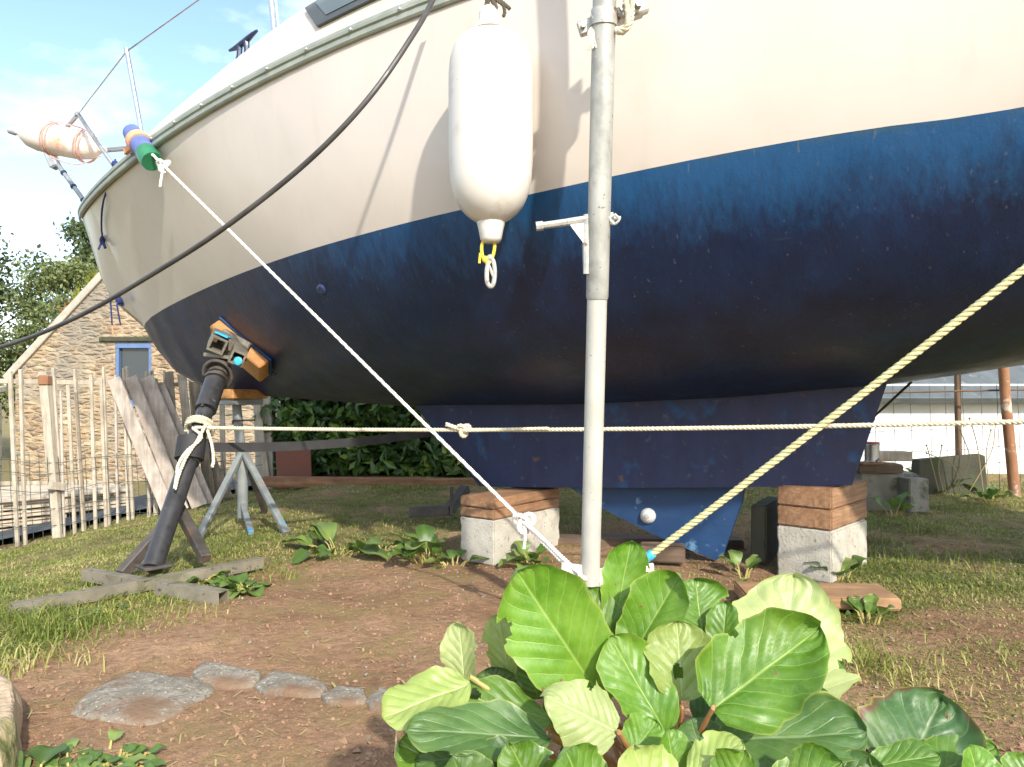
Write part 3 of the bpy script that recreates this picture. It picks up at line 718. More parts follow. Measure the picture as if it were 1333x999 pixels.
# stanchions and lifeline
def stan(px0, py0, px1, py1, d, r, extra=0):
    a, b = at(px0, py0, d), at(px1, py1, d - .05); b = b + (b - a) * extra
    return a, b
s1a, s1b = at(186, 182, 4.02), at(165, 66, 4.02)
mb = MB().tube([s1a, s1a.lerp(s1b, .98)], .0125, 12).tube([s1b - V((0, 0, .02)), s1b + V((0, 0, .012))], .014, 12).build('stanchion', MAT['steel'], boat)
s2a = at(361, 78, 3.5); s2b = at(346, -62, 3.5)
MB().tube([s2a, s2b], .0125, 12).build('stanchion', MAT['steel'], boat)
MB().tube([at(366, 60, 3.5), at(352, -62, 3.5)], .003, 6).build('stay_wire', MAT['steel'], boat)
pA = at(101, 150, 4.75)
MB().tube([pA, s1b - V((0, 0, .005)), s2b], .0042, 6).build('lifeline', MAT['steel'], boat)
# pulpit
front = at(62, 193, 5.35); legp = at(148, 216, 4.55); stem = W(4.80, 0, 1.99)
pS = pA + (W(0, -1, 0) - W(0, 0, 0)) * .62 + UD * .0
mb = MB()
mb.tube(spline([pA, pA.lerp(front, .55), front + V((.01, -.02, .02)), front - VD * .06], 6), .0125, 10)
mb.tube([pA + V((0, 0, .012)), pA.lerp(legp, .5), legp, legp - V((0, 0, .03))], .0125, 10)
mb.tube(spline([front - VD * .06, front - VD * .12, pS], 6), .0125, 10); mb.tube([pS, pS + (legp - pA)], .0125, 10)
mb.ball(pA, .019, n=6)
mb.tube([at(136, 197, 5.0), at(172, 194, 4.6)], .011, 8)
mb.tube([front + V((.03, 0, -.06)), stem.lerp(front, .12), stem], .016, 10)
pul = mb.build('pulpit', MAT['alugrey'], boat)
for f in (.30, .55, .80):
    c = (front + V((.03, 0, -.06))).lerp(stem, f); dd = (stem - front).normalized(); MB().tube([c - dd * .008, c + dd * .008], .021, 12).build('clip', MAT['navyplastic'], pul)
MB().beam(front + V((.02, 0, -.02)) + V((-.01, 0, 0)), front + V((.06, .0, -.14)), .06, .075, up=(0, -1, 0), bev=.01).build('bow_light', MAT['lens'], pul)
fit = W(4.83, .02, 1.98)
MB().box(fit, (.05, .03, .012), frame(UD), .004).tube([fit + V((0, 0, .0)), fit + V((.02, -.02, .05)), fit + V((.07, -.02, .055))], .009, 6).build('stem_fitting', MAT['galv'], boat)

# ------------------------------------------------------------------ fender lashed to the pulpit
ba, bbp = at(13, 170, 4.95), at(137, 196, 4.85)
fb = thing('bow_fender', ba, 'white sausage fender lashed sideways under the bow pulpit', 'fender')
MB().lathe(ba, bbp, [(0, .016), (.03, .018), (.10, .022), (.14, .045), (.22, .078), (.32, .092), (.5, .095), (.72, .092), (.85, .075), (.93, .04), (.955, .024), (1, .02)], 24).build('body', MAT['fenderbow'], fb)
MB().lathe(ba - (bbp - ba) * .012, ba + (bbp - ba) * .075, [(0, .012), (.1, .022), (.8, .026), (1, .02)], 14).build('end_eye', MAT['lens'], fb)
lash = thing('fender_lashing', ba.lerp(bbp, .5), 'faded red cord wound round the fender on the pulpit', 'cord'); mb = MB(); ax = (bbp - ba).normalized(); F = frames([ba, bbp])[0]
for f0, k0 in ((.44, 3), (.78, 3)):
    pts = []
    for i in range(k0 * 16 + 1):
        a = 2 * math.pi * i / 16; pts.append(ba.lerp(bbp, f0 + .018 * i / 16 + .01 * math.sin(a * 1.3)) + (F[0] * math.cos(a) + F[1] * math.sin(a)) * .101)
    mb.tube(pts, .0042, 6).build('cord', MAT['red'], lash); mb = MB()
mb.tube(spline([ba.lerp(bbp, .44) + V((0, -.03, .105)), ba.lerp(bbp, .6) + V((0, -.03, .108)), ba.lerp(bbp, .8) + V((0, -.03, .1)), ba.lerp(bbp, .95) + V((.02, -.03, .05))], 6), .0042, 6).build('cord', MAT['red'], lash); mb = MB()
mb.tube(spline([ba.lerp(bbp, .36) + V((.05, -.02, -.11)), ba.lerp(bbp, .5) + V((0, -.03, -.125)), ba.lerp(bbp, .75) + V((0, -.03, -.13)), ba.lerp(bbp, .95) + V((.02, -.03, -.05))], 6), .0042, 6).build('cord', MAT['red'], lash); mb = MB()
mb.tube(spline([front + V((.03, -.04, .0)), front + V((.05, -.05, .05)), front + V((.09, -.05, .02)), front + V((.10, -.05, -.05))], 6), .0055, 6)
mb.build('cord', MAT['red'], lash)

# ------------------------------------------------------------------ fender hanging on the topside
t, d, z = onplane(639, 150, 1.2); r = .0552 * 2.42
for _ in range(8):
    vf = hull_v(onplane(639, 150, 1.3)[0], 1.65) + r + .004; t, d, _z = onplane(639, 150, vf); r = .0552 * d
P = lambda py, px=639: at(px, py, d)
hf = thing('hanging_fender', P(290), 'big white cylindrical fender hanging against the cream topside', 'fender')
body = [(0, .018), (.012, .055), (.03, .40), (.055, .66), (.085, .80), (.12, .90), (.17, .965), (.25, 1.0), (.5, 1.0), (.68, .99), (.78, .96), (.84, .905), (.885, .83), (.92, .74), (.95, .62), (.975, .48), (1, .30)]
MB().lathe(P(36), P(291), [(f, max(.03, q) * r) for f, q in body], 40).build('body', MAT['fender'], hf, smooth=60)
mb = MB().lathe(P(284), P(316), [(0, .050), (.5, .040), (.85, .035), (1, .028), (1.001, .001)], 18); mb.build('end_neck', MAT['fender'], hf, smooth=60); mb = MB()
mb.lathe(P(40, 637), P(10, 636), [(0, .052), (.4, .034), (.8, .03), (1, .02), (1.001, .001)], 18); mb.build('end_neck', MAT['fender'], hf, smooth=60)
mb = MB(); mb.tube(spline([P(309, 631), P(322, 627), P(336, 629), P(343, 636), P(332, 642), P(318, 644), P(308, 642)], 6), .0055, 8); mb.ball(P(338, 632), .012, n=5); mb.tube([P(336, 629), P(330, 625), P(343, 624)], .0045, 6); mb.build('yellow_loop', MAT['yellow'], hf)
mb = MB(); mb.tube(spline([P(336, 635), P(340, 642), P(356, 644), P(370, 642), P(373, 638), P(366, 634), P(350, 634), P(338, 637)], 6), .0075, 8); mb.tube([P(345, 636), P(362, 643)], .005, 6); mb.ball(P(336, 638), .012, n=5); mb.build('snap_hook', MAT['zinc'], hf)
hr = thing('fender_rope', P(5), 'dark rope knotted through the top of the hanging fender', 'rope')
mb = MB()
rt = W(onplane(639, 0, 1.22)[0], vr(1) + .03, zr(1.0) + .0)
mb.rope(spline([P(-42, 641), P(-10, 640), P(8, 634), P(20, 638), P(10, 646), P(-2, 640), P(2, 652), P(12, 664)], 8), .0065, .03)
mb.rope(spline([P(-2, 641), P(6, 654), P(16, 657), P(22, 655)], 8), .006, .03)
mb.rope(spline([P(10, 632), P(-4, 636), P(14, 646), P(26, 642)], 8), .006, .03); mb.build('rope', MAT['darkrope'], hr)

# ------------------------------------------------------------------ prop pole
PT, PB = at(788, -40, 2.20), at(766.5, 820, 2.44)
def pp(py):
    lo, hi = 0, 1
    for _ in range(40):
        s = (lo + hi) / 2
        if proj(PT.lerp(PB, s))[1] < py: lo = s
        else: hi = s
    return PT.lerp(PB, lo)
pole = thing('prop_pole', PB, 'tall galvanised telescopic prop pole standing before the hull', 'pole')
pd = (PB - PT).normalized()
MB().tube([PT - pd * .75, PT, pp(180), pp(386), pp(390)], [.0342, .0342, .0342, .0338, .0322], 28).build('outer_tube', MAT['galv'], pole)
MB().tube([pp(386), pp(560), pp(745), PB + V((0, 0, -.02))], .0302, 28).build('inner_tube', MAT['galvlow'], pole)
c = pp(752); xr = V((1, 0, 0)); mb = MB()
mb.box(c + V((-.052, -.012, -.01)), (.045, .005, .055), Matrix.Rotation(.12, 3, 'Y'), .003); mb.box(c + V((.065, .01, .0)), (.14, .005, .03), Matrix.Rotation(-.1, 3, 'Y'), .003); mb.build('lug_plate', MAT['whiteplate'], pole)
MB().box(PB + V((0, 0, .0)), (.09, .09, .006), None, .002).build('foot_plate', MAT['galvlow'], pole)
# bracket pinned to the pole
mb = MB(); hz = pp(292); dq = hz.y - .012
def Q(px, py, dy=0): return at(px, py, hz.y + dy)
for dy in (-.011, .011):
    pass
mb.tube([Q(699, 295), Q(735, 290), Q(768, 285)], [.0105, .011, .012], 8); mb.tube([Q(764, 280), Q(763, 320), Q(763, 357)], [.0115, .011, .009], 8)
mb.hull([Q(a, b, dy) for dy in (-.006, .006) for a, b in ((757, 287), (766, 287), (764, 322), (759, 316), (757, 305), (752, 298), (742, 293))])
mb.tube([Q(698, 295), Q(707, 294)], .014, 8); mb.build('handle_bracket', MAT['zinc'], pole)
mb = MB().tube([Q(790, 286, .0), Q(808, 284, .0)], .006, 8).tube([Q(794, 278), Q(797, 293)], .011, 8).tube(spline([Q(800, 279, -.02), Q(806, 286, -.02), Q(799, 292, -.02), Q(794, 284, -.02), Q(801, 280, -.02)], 6), .004, 6); mb.build('pin', MAT['zinc'], pole)
# clamp with bolts at the top
cz = pp(24); mb = MB(); ca = (at(846, 8, cz.y + .03) - at(752, 36, cz.y + .03)).normalized()
def CL(f, dy=0, dz=0): return cz + ca * f + V((0, dy, dz))
mb.beam(CL(-.075, .028), CL(-.025, .02), .022, .042, bev=.004); mb.beam(CL(.028, .02), CL(.118, .012), .05, .036, bev=.006); mb.beam(CL(.075, .0, .006), CL(.128, -.002, .008), .03, .058, bev=.012)
mb.tube([CL(-.036, 0), CL(.036, 0)], .02, 6); mb.tube([V(CL(0)) - pd * .022, V(CL(0)) + pd * .022], .0385, 28); mb.build('clamp', MAT['zinc'], pole, smooth=40)
for f, dy, rr_ in ((-.062, .012, .008), (.10, -.022, .011), (.052, -.022, .010)):
    MB().tube([CL(f, dy), CL(f, dy - .012)], rr_, 6).build('bolt', MAT['galv'], pole)
cr = thing('clamp_rope', cz, 'frayed tan rope tied around the clamp on the pole', 'rope'); mb = MB()
mb.rope(spline([CL(.06, -.035, .10), CL(.058, -.04, .03), CL(.066, -.04, -.03), CL(.062, -.035, -.06), CL(.04, -.02, -.06), CL(.032, .02, -.02)], 8), .009, .035)
mb.rope(spline([CL(.072, -.03, .10), CL(.078, -.04, .02), CL(.074, -.035, -.05), CL(.05, -.02, -.068)], 8), .008, .035)
for k in range(14): mb.tube(spline([CL(-.035, .0, -.01), CL(-.04 + rnd(-.01, .01), -.012, -.04), CL(-.038 + rnd(-.014, .014), -.014, -.075 + rnd(-.01, .012))], 4), .0022, 5)
mb.build('strands', MAT['rope_cream'], cr)

# ------------------------------------------------------------------ lines
r0, r1 = at(193, 196, 3.74), at(753, 750, pp(750).y - .022)
mr = thing('white_guy_rope', r1, 'taut white rope from the bow rail down to the pole foot', 'rope')
k1 = at(224, 240, 3.8); end = r1 + V((0, 0, .0)); dv = (r1 - r0).normalized(); kb = r0.lerp(r1, .915)
MB().rope([r0, r0.lerp(r1, .06), r1 - dv * .03], .0072, .03).build('line', MAT['rope_white'], mr, smooth=60)
mb = MB()
def knot(mb, c, s, rr):
    pts = []
    for i in range(25):
        a = 2 * math.pi * i / 24; pts.append(c + V((math.sin(a) + 2 * math.sin(2 * a), -math.sin(3 * a) * 1.0 - .2, math.cos(a) - 2 * math.cos(2 * a))) * s)
    mb.rope(spline(pts, 2), rr, .03)
knot(mb, r0.lerp(r1, .055), .011, .008)
mb.rope(spline([r0.lerp(r1, .055), r0.lerp(r1, .06) + V((-.01, -.02, -.06)), r0.lerp(r1, .06) + V((-.015, -.02, -.10))], 6), .007, .03)
mb.build('knot', MAT['rope_white'], mr, smooth=60); mb = MB(); knot(mb, kb, .012, .0085)
mb.rope(spline([kb + V((0, -.01, 0)), kb + dv * .06 + V((.003, -.010, .004)), r1 + V((.004, -.006, .006)), r1 + V((.012, .012, -.004)), r1 - dv * .08 + V((-.002, 0, -.004)), kb], 8), .0075, .03)
mb.rope(spline([kb, kb + V((.004, -.014, -.03)), kb + V((.0, -.012, -.085))], 6), .006, .03)
mb.build('knot', MAT['rope_white'], mr, smooth=60)
y0 = at(848, 722, 2.42); y1 = V((2.27, 1.46, 2.0)); yr = thing('yellow_guy_rope', y0, 'pale yellow twisted rope rising right from the pole foot', 'rope')
MB().rope(sag(y0, y1, .012, 40), .0112, .058).build('line', MAT['rope_yellow'], yr, smooth=60)
dy_ = (y1 - y0).normalized()
MB().tube([y0 - dy_ * .028, y0 + dy_ * .004, y0 + dy_ * .008], [.015, .0155, .013], 10).build('blue_tape', MAT['blueflake'], yr)
mb = MB(); q0 = y0 - dy_ * .03; mb.rope(spline([q0, q0 + V((-.008, 0, -.03)), q0 + V((-.004, 0, -.052)), q0 + V((.014, 0, -.045)), q0 + V((.012, 0, -.015))], 6), .008, .03)
mb.rope(spline([q0 + V((0, 0, -.045)), pp(765) + V((.10, 0, 0)), pp(760) + V((.03, 0, 0))], 6), .007, .03); mb.build('knot', MAT['rope_cream'], yr, smooth=60)

# near stand geometry is needed for the level rope and the strap
SB, ST = V((-1.432, 3.07, .06)), at(292, 462, 3.86)
def sp_(f): return SB.lerp(ST, f)
sd = (ST - SB).normalized()
def stand_at(py):
    lo, hi = 0, 1
    for _ in range(40):
        s = (lo + hi) / 2
        if proj(sp_(s))[1] > py: lo = s
        else: hi = s
    return lo
fr_ = stand_at(556); fstrap = stand_at(582)
h0 = sp_(fr_) + V((.0, -.05, 0)); h1 = V((1.566, 2.35, CH - .030 * 2.35)); h1 = h0 + (h1 - h0) * 1.3
hp = sag(h0, h1, .03, 50)
lr = thing('level_rope', h0, 'cream rope stretched level across the keel from the black stand', 'rope')
MB().rope(hp, .0085, .045).build('line', MAT['rope_cream'], lr, smooth=60)
mb = MB(); kx = hp[16]; kd = (h1 - h0).normalized()
for i, p in enumerate(hp):
    if proj(p)[0] < 628: kx = p
knot(mb, kx, .0085, .0085)
mb.rope(spline([kx, kx - kd * .04 + V((0, -.012, .012)), kx - kd * .075 + V((0, -.014, .024))], 6), .009, .04); mb.rope(sag(kx + V((0, -.012, -.002)), kx + kd * .35 + V((0, -.01, .002)), .0, 10), .0075, .045)
mb.build('knot', MAT['rope_cream'], lr, smooth=60); mb = MB()
# turns and a dangling loop on the stand
pts = []
fx, fy = frames([SB, ST])[0]
for i in range(16 * 4 + 1):
    a = 2 * math.pi * i / 16; pts.append(sp_(fr_ + .012 - .028 * i / 64) + (fx * math.cos(a) + fy * math.sin(a)) * .060)
mb.rope(pts, .009, .045)
L0 = h0 + V((0, -.03, 0))
def H_(px, py, dd=-.09): return at(px, py, sp_(stand_at(py)).y + dd)
mb.rope(spline([L0, H_(262, 570), H_(243, 588), H_(232, 606), H_(231, 622)], 8), .008, .045); mb.rope(spline([H_(268, 553), H_(258, 572), H_(243, 595), H_(233, 618), H_(228, 636), H_(230, 620)], 8), .008, .045)
mb.rope(spline([H_(270, 560), H_(276, 580, -.05), H_(278, 600, -.05), H_(276, 608, -.05)], 8), .0075, .045); mb.build('knot', MAT['rope_cream'], lr, smooth=60)
st0 = sp_(fstrap); s_end = at(600, 556, 4.32)
stp = thing('webbing_strap', st0, 'black webbing strap running from the black stand towards the keel', 'strap')
mb = MB(); pts = sag(st0 + V((.05, -.01, 0)), s_end, .035, 24)
for p, q in zip(pts, pts[1:]): mb.hull([x + V((0, e, zz)) for x in (p, q) for e in (-.0015, .0015) for zz in (-.022, .022)])
mb.build('webbing', MAT['strap'], stp, smooth=50)
mb = MB(); mb.tube([st0 + V((.0, 0, .055)) - sd * .02, st0 - sd * .07], .062, 18); mb.build('loop', MAT['strap'], stp)
c_pts = [(567, -6, 2.62), (540, 42, 2.46), (480, 128, 2.38), (400, 211, 2.42), (300, 291, 2.52), (215, 347, 2.7), (100, 413, 3.0), (0, 452, 3.35), (-140, 484, 3.9), (-420, 512, 4.6), (-700, 520, 5.2)]
cb_ = thing('dark_cable', at(*c_pts[0]), 'thick dark cable drooping from the boat rail across the bow', 'cable')
MB().tube(spline([at(*c) for c in c_pts], 10), .0088, 10).build('cable', MAT['cable'], cb_)
# chafe guard where the guy rope leaves the rail
cg = thing('chafe_guard', r0, 'blue cloth and green hose wrapped round the rope on the rail', 'chafe guard')
a0, a1 = at(174, 176, 3.88), at(195, 206, 3.76); ad = (a1 - a0).normalized()
MB().lathe(a0.lerp(a1, -.25), a0.lerp(a1, 1.0), [(0, .02), (.1, .044), (.4, .052), (.7, .050), (1, .046), (1.001, .03)], 16).build('blue_wrap', MAT['bluecloth'], cg)
MB().lathe(a0.lerp(a1, .72), a0.lerp(a1, 1.15), [(0, .048), (.6, .054), (1, .05), (.99, .042), (.6, .04)], 16).build('green_sleeve', MAT['greenhose'], cg)
mb = MB(); mb.lathe(a0.lerp(a1, .22), a0.lerp(a1, .42), [(0, .05), (.05, .058), (.95, .058), (1, .05)], 16); mb.beam(at(163, 198, 3.95), at(172, 190, 3.9), .02, .035); mb.build('orange_tie', MAT['orange'], cg)
# navy cords at the bow
bc = thing('navy_cord', at(130, 320, 4.9), 'thin navy cord hanging from the pulpit down the bow', 'cord')
mb = MB(); mb.rope(spline([at(150, 208, 4.5), at(149, 220, 4.4)] + [hull_px(a, b, .02)[0] for a, b in ((139, 262), (136, 290), (137, 312))], 8), .006, .03)
mb.build('cord', MAT['blue_cord'], bc); MB().ball(at(150, 214, 4.5), .022, n=5).build('knot', MAT['blue_cord'], bc); mb = MB(); hb_ = hull_px(137, 314, .02)[0]; mb.ball(hb_, .022, n=5, sc=(.8, .8, 1.3)); mb.tube([hb_, hb_ + V((-.02, -.01, -.06))], .006, 6); mb.tube([hb_, hb_ + V((.025, -.012, -.05))], .009, 6); mb.build('knot', MAT['blue_cord'], bc)
ec = thing('navy_cord', at(158, 392, 5.1), 'navy cord knotted to the stem with two ends dangling', 'cord')
mb = MB(); e0 = at(158, 391, 5.1); mb.ball(e0, .033, n=6, sc=(1.2, .8, .9)); knot(mb, e0, .011, .008); mb.build('knot', MAT['blue_cord'], ec); mb = MB(); mb.rope([e0 + V((-.05, -.02, .01)), at(144, 394, 5.06), at(146, 424, 5.06)], .006, .03); mb.build('cord', MAT['blue_cord'], ec); mb = MB(); mb.rope([e0, at(152, 396, 5.06), at(157, 424, 5.06)], .006, .03); mb.build('cord', MAT['blue_cord'], ec)
mb = MB(); mb.rope([at(146, 424, 5.06), at(147, 436, 5.06)], .0055, .03); mb.build('faded_end', MAT['orange'], ec); mb = MB(); mb.rope([at(157, 424, 5.06), at(159, 434, 5.06)], .0055, .03); mb.build('faded_end', MAT['orange'], ec)

# ------------------------------------------------------------------ near boat stand
ns = thing('boat_stand', V((SB.x, SB.y, 0)), 'black screw boat stand with angled pole propping the near bow', 'boat stand')
MB().tube([SB - sd * .02, sp_(fstrap - .06)], .040, 22).build('pole', MAT['standblack'], ns)
mb = MB(); mb.tube([sp_(fstrap - .075), sp_(fstrap + .035)], .047, 22); mb.tube([sp_(fstrap + .035), sp_(stand_at(536))], .038, 22); mb.tube([sp_(stand_at(534)), sp_(stand_at(497))], [.049, .049], 22)
cpt = sp_(stand_at(515)); mb.hull([cpt + fx * .0 + V((0, -.05, 0)) + sd * s * .07 + V((a, 0, 0)) for s in (-1, 1) for a in (-.008, .008)] + [cpt + V((0, -.064, 0)) + sd * s * .066 + V((a, 0, 0)) for s in (-1, 1) for a in (-.005, .005)])
mb.build('sleeve', MAT['standblack'], ns)
mb = MB()
for py, rr_ in ((494, .055), (487, .047), (480, .057)): c = sp_(stand_at(py)); mb.tube([c - sd * .007, c + sd * .007], rr_, 22)
mb.tube([sp_(stand_at(497)), sp_(stand_at(462))], .036, 18)
pts = [sp_(stand_at(488)) + (fx * math.cos(a) + fy * math.sin(a)) * .068 + sd * .03 * math.sin(a) for a in np.linspace(0, 4.6, 20)]; mb.tube(pts, .009, 8); mb.build('screw_collar', MAT['standrust'], ns)
# swivel head: two open square tubes in a bracket
hd = at(291, 452, 3.83); hu = (at(345, 462, 3.80) - at(285, 424, 3.86)).normalized(); pn = VD.lerp(V((0, 0, -1)), .45).normalized()
hx = V((-.55, .8, -.15)).normalized()
def sqtube(mb, a, b, s, th=.006, up=(0, 0, 1), m=0):
    a, b = V(a), V(b); R = frame(b - a, up); y, z = R.col[1], R.col[2]
    for o_, wy, wz in ((z * (s / 2 - th / 2), s, th), (-z * (s / 2 - th / 2), s, th), (y * (s / 2 - th / 2), th, s - 2 * th), (-y * (s / 2 - th / 2), th, s - 2 * th)):
        mb.box((a + b) / 2 + o_, ((b - a).length / 2, wy / 2, wz / 2), R, .001, m)
    return mb
mb = MB(); e1, e2 = at(283, 450, 3.72), at(309, 467, 3.72)
sqtube(mb, e1, e1 + V((-.05, .15, .05)), .078, .010, up=(.45, 0, 1)); sqtube(mb, e2, e2 + V((-.045, .15, .05)), .070, .010, up=(.45, 0, 1))
mb.beam(at(268, 462, 3.80), at(318, 468, 3.80), .07, .02); mb.box(hd + V((.03, .06, .02)), (.08, .02, .045), frame(V((1, 0, -.55))), .006)
hb = mb.build('swivel_head', MAT['headsteel'], ns)
MB().box(e1 + V((.018, .03, .052)), (.034, .03, .004), frame(V((1, 0, -.45))), .001).build('paint_splash', MAT['blueflake'], hb); MB().ball(e2 + V((.004, -.004, -.012)), .021, n=6, sc=(1, .15, 1)).build('paint_splash', MAT['blueflake'], hb)
# wooden pad against the hull
pc, tpad = hull_px(318, 440); va, vb = hull_v(tpad, pc.z - .03), hull_v(tpad, pc.z + .03)
hn = (VD * .06 - V((0, 0, 1)) * (vb - va)); 
pa_, _t = hull_px(290, 417); pb_, _t = hull_px(352, 468); along = (pb_ - pa_).normalized()
dvt = (hull_v(tpad + .05, pc.z) - hull_v(tpad - .05, pc.z)) / .1
hn = (VD - UD * dvt - V((0, 0, 1)) * (vb - va) / .06).normalized(); al2 = (along - hn * along.dot(hn)).normalized(); ac = hn.cross(al2)
R = Matrix((al2, ac, hn)).transposed(); LL = (pb_ - pa_).length / 2
dn = -1 if ac.z > 0 else 1
ctr = (pa_ + pb_) / 2 + ac * dn * .058 + hn * .05
MB().box(ctr, (LL * 1.05, .072, .034), R, .006).build('pad', MAT['woodpad'], ns)
MB().box(ctr - hn * .042, (LL * 1.09, .078, .007), R, .003).build('pad_facing', MAT['board'], ns)
# legs and box-section foot
mb = MB().beam(at(222, 676, 3.30), at(158, 748, 3.10), .042, .042).beam(at(233, 662, 3.36), at(268, 728, 3.12), .042, .042); mb.build('leg', MAT['standrust'], ns)
fA, fB = at(14, 788, 2.62), at(341, 730, 3.31); fA.z = .004; fB.z = .014
mb = MB(); sqtube(mb, fA, fB, .044, .005); mb.build('foot_beam', MAT['standbase'], ns, smooth=20)
cA, cB = at(112, 745, 3.10), at(291, 774, 2.75); cA.z = cB.z = .012; fd = (cB - cA).normalized()
ix = cA.lerp(cB, .52)
mb = MB(); sqtube(mb, ix + fd * .03, cB, .050, .005); sqtube(mb, ix - fd * .03, cA, .044, .005); mb.build('cross_beam', MAT['standbase'], ns, smooth=20)
MB().box(SB + V((0, 0, -.006)), (.055, .055, .006), frame(fB - fA), .002).build('foot_plate', MAT['standrust'], ns)

# ------------------------------------------------------------------ far boat stand
fc = at(316, 600, 4.55); fbx = V((fc.x, fc.y, terr0(fc.x, fc.y)))
f_s = thing('boat_stand', fbx, 'grey blue tripod boat stand under the far side of the bow', 'boat stand')
top = at(308, 527, 4.55)
mb = MB().tube([top, fbx + V((0, 0, .30)), fbx + V((0, 0, .02))], [.026, .030, .030], 16).tube([top + V((0, 0, .02)), top - V((0, 0, .12))], .024, 12); mb.build('post', MAT['standblue'], f_s)
hub = fbx + V((0, 0, .42))
for px, py in ((258, 697), (373, 697), (345, 668), (327, 712)):
    dq = 4.1 if py > 690 else 4.9
    e = at(px, py, dq); e.z = terr0(e.x, e.y) - .005
    MB().beam(hub if py != 712 else fbx + V((0, 0, .1)), e, .036 if py != 712 else .03, .026, bev=.003).build('leg', MAT['standblue'] if px != 345 else MAT['standrust'], f_s)
tp = at(308, 518, 4.55); MB().box(tp + V((0, 0, .022)), (.115, .14, .028), frame(UD), .006).build('pad', MAT['woodpad'], f_s)
MB().box(tp + V((0, 0, -.024)), (.095, .12, .018), frame(UD), .004).build('pad_plate', MAT['standblue'], f_s)
MB().tube([at(303, 548, 4.5), at(332, 547, 4.5)], .006, 6).tube([at(303, 548, 4.5), at(303, 552, 4.5)], .006, 6).build('handle', MAT['standrust'], f_s)

# ------------------------------------------------------------------ block piles under the keel
def yawR(a): return Matrix.Rotation(math.radians(a), 3, 'Z')
def rbox(h, amp):                             # a box with worn, uneven faces and rubbed corners
    bm = bmesh.new(); bmesh.ops.create_cube(bm, size=2)
    for v in bm.verts: v.co = V((v.co.x * h[0], v.co.y * h[1], v.co.z * h[2]))
    bmesh.ops.bevel(bm, geom=bm.edges, offset=min(.006, min(h) * .3), segments=2, affect='EDGES')
    bmesh.ops.subdivide_edges(bm, edges=[e for e in bm.edges if e.calc_length() > .05], cuts=9, use_grid_fill=True)
    bm.normal_update(); mx = max(h); o = rnd(0, 50)
    for v in bm.verts:
        c = v.co; k = sum(abs(c[i]) > h[i] - .008 for i in range(3)); q = noise.noise(c * 16 + V((o, 0, 0))) + .5 * noise.noise(c * 45 + V((0, o, 0)))
        v.co = c + v.normal * amp * (q - (1.1 * max(0, noise.noise(c * 24 + V((0, 0, o)))) * (3 if k > 1 else 0)))
    bmesh.ops.triangulate(bm, faces=bm.faces); m = MB(); bm.verts.index_update(); m.v = [v.co.copy() for v in bm.verts]; m.f = [tuple(v.index for v in f.verts) for f in bm.faces]; m.m = [0] * len(m.f); bm.free(); return m
def block(c, h, a, label, grp=None, chip=0, mat='concrete', name='concrete_block'):
    o = rbox(h, .0025).build(name, MAT[mat], smooth=40); o.location = c; o.rotation_euler = yawR(a).to_euler(); return tag(o, label, 'concrete block', grp)
def timber(c, h, a, label, mat='sleeper', name='timber_block', cat='timber', tilt=0):
    R = yawR(a) @ Matrix.Rotation(math.radians(tilt), 3, 'Y'); o = rbox(h, .0014).build(name, MAT[mat], smooth=40)
    o.location = c; o.rotation_euler = R.to_euler(); return tag(o, label, cat)
def pile(p0, front_w, length, ang, zs, labels, mats, inset=0):
    # p0: near bottom corner between the two visible faces, ang: direction the long side runs
    ld = V((math.cos(ang), math.sin(ang), 0)); fd_ = V((math.sin(ang), -math.cos(ang), 0)) * -1
    for (z0_, z1_), lab, mt in zip(zs, labels, mats):
        c = V((p0.x, p0.y, 0)) + ld * length / 2 + fd_ * front_w / 2; c.z = (z0_ + z1_) / 2
        if mt == 'concrete': block(c, (length / 2, front_w / 2, (z1_ - z0_) / 2 - .001), math.degrees(ang), lab)
        else: timber(c, (length / 2, front_w / 2, (z1_ - z0_) / 2 - .001), math.degrees(ang), lab, mt)
lp = at(643, 732, 3.42); lp.z = 0
pile(lp, .205, .52, math.radians(52), [(-.03, .175), (.176, .222), (.223, .272)],
     ['pale concrete block at the bottom of the pile under the keel front', 'lower oak timber of the pile under the keel front', 'upper oak timber touching the keel front'], ['concrete', 'sleeper', 'sleeper'])
rp_ = at(1083, 748, 3.10); rp_.z = 0
pile(rp_, .228, .44, math.radians(48), [(-.03, .185), (.186, .27), (.271, .357)],
     ['pale concrete block standing on the plank under the keel rear', 'lower oak timber of the pile under the keel rear', 'upper oak timber touching the keel rear'], ['concrete', 'sleeper', 'sleeper'])
dbk = at(998, 725, 3.55); block((dbk.x, dbk.y, .12), (.035, .17, .125), -30, 'dark upright block half hidden behind the rear keel pile', mat='slab')
timber(at(1060, 775, 2.78) * 1.0 + V((0, 0, 0)), (.265, .105, .022), -4, 'loose new plank lying on the soil before the rear pile', 'plank', 'wooden_plank', 'plank')
bpy.context.scene.objects[-1] if False else None
o = timber(V((at(866, 722, 3.35).x, 3.42, .035)), (.10, .06, .035), -12, 'short damp offcut lying under the centreboard', 'damp', 'timber_offcut')
timber(V((.62, 3.85, -.008)), (.52, .06, .03), -4, 'long damp timber lying on the ground beneath the keel', 'damp', 'ground_timber')
# bent steel channel
sc_ = thing('steel_channel', at(570, 668, 4.55), 'bent rusty steel channel on the grass left of the front pile', 'steel scrap')
a_, b_, c_ = at(533, 667, 4.55), at(585, 664, 4.55), at(606, 636, 4.7)
mb = MB().beam(a_, b_, .07, .055).beam(b_, c_, .06, .05); mb.build('bent_bar', MAT['standrust'], sc_); MB().beam(at(588, 672, 4.5), at(588, 634, 4.5), .02, .02).build('upright', MAT['standrust'], sc_)

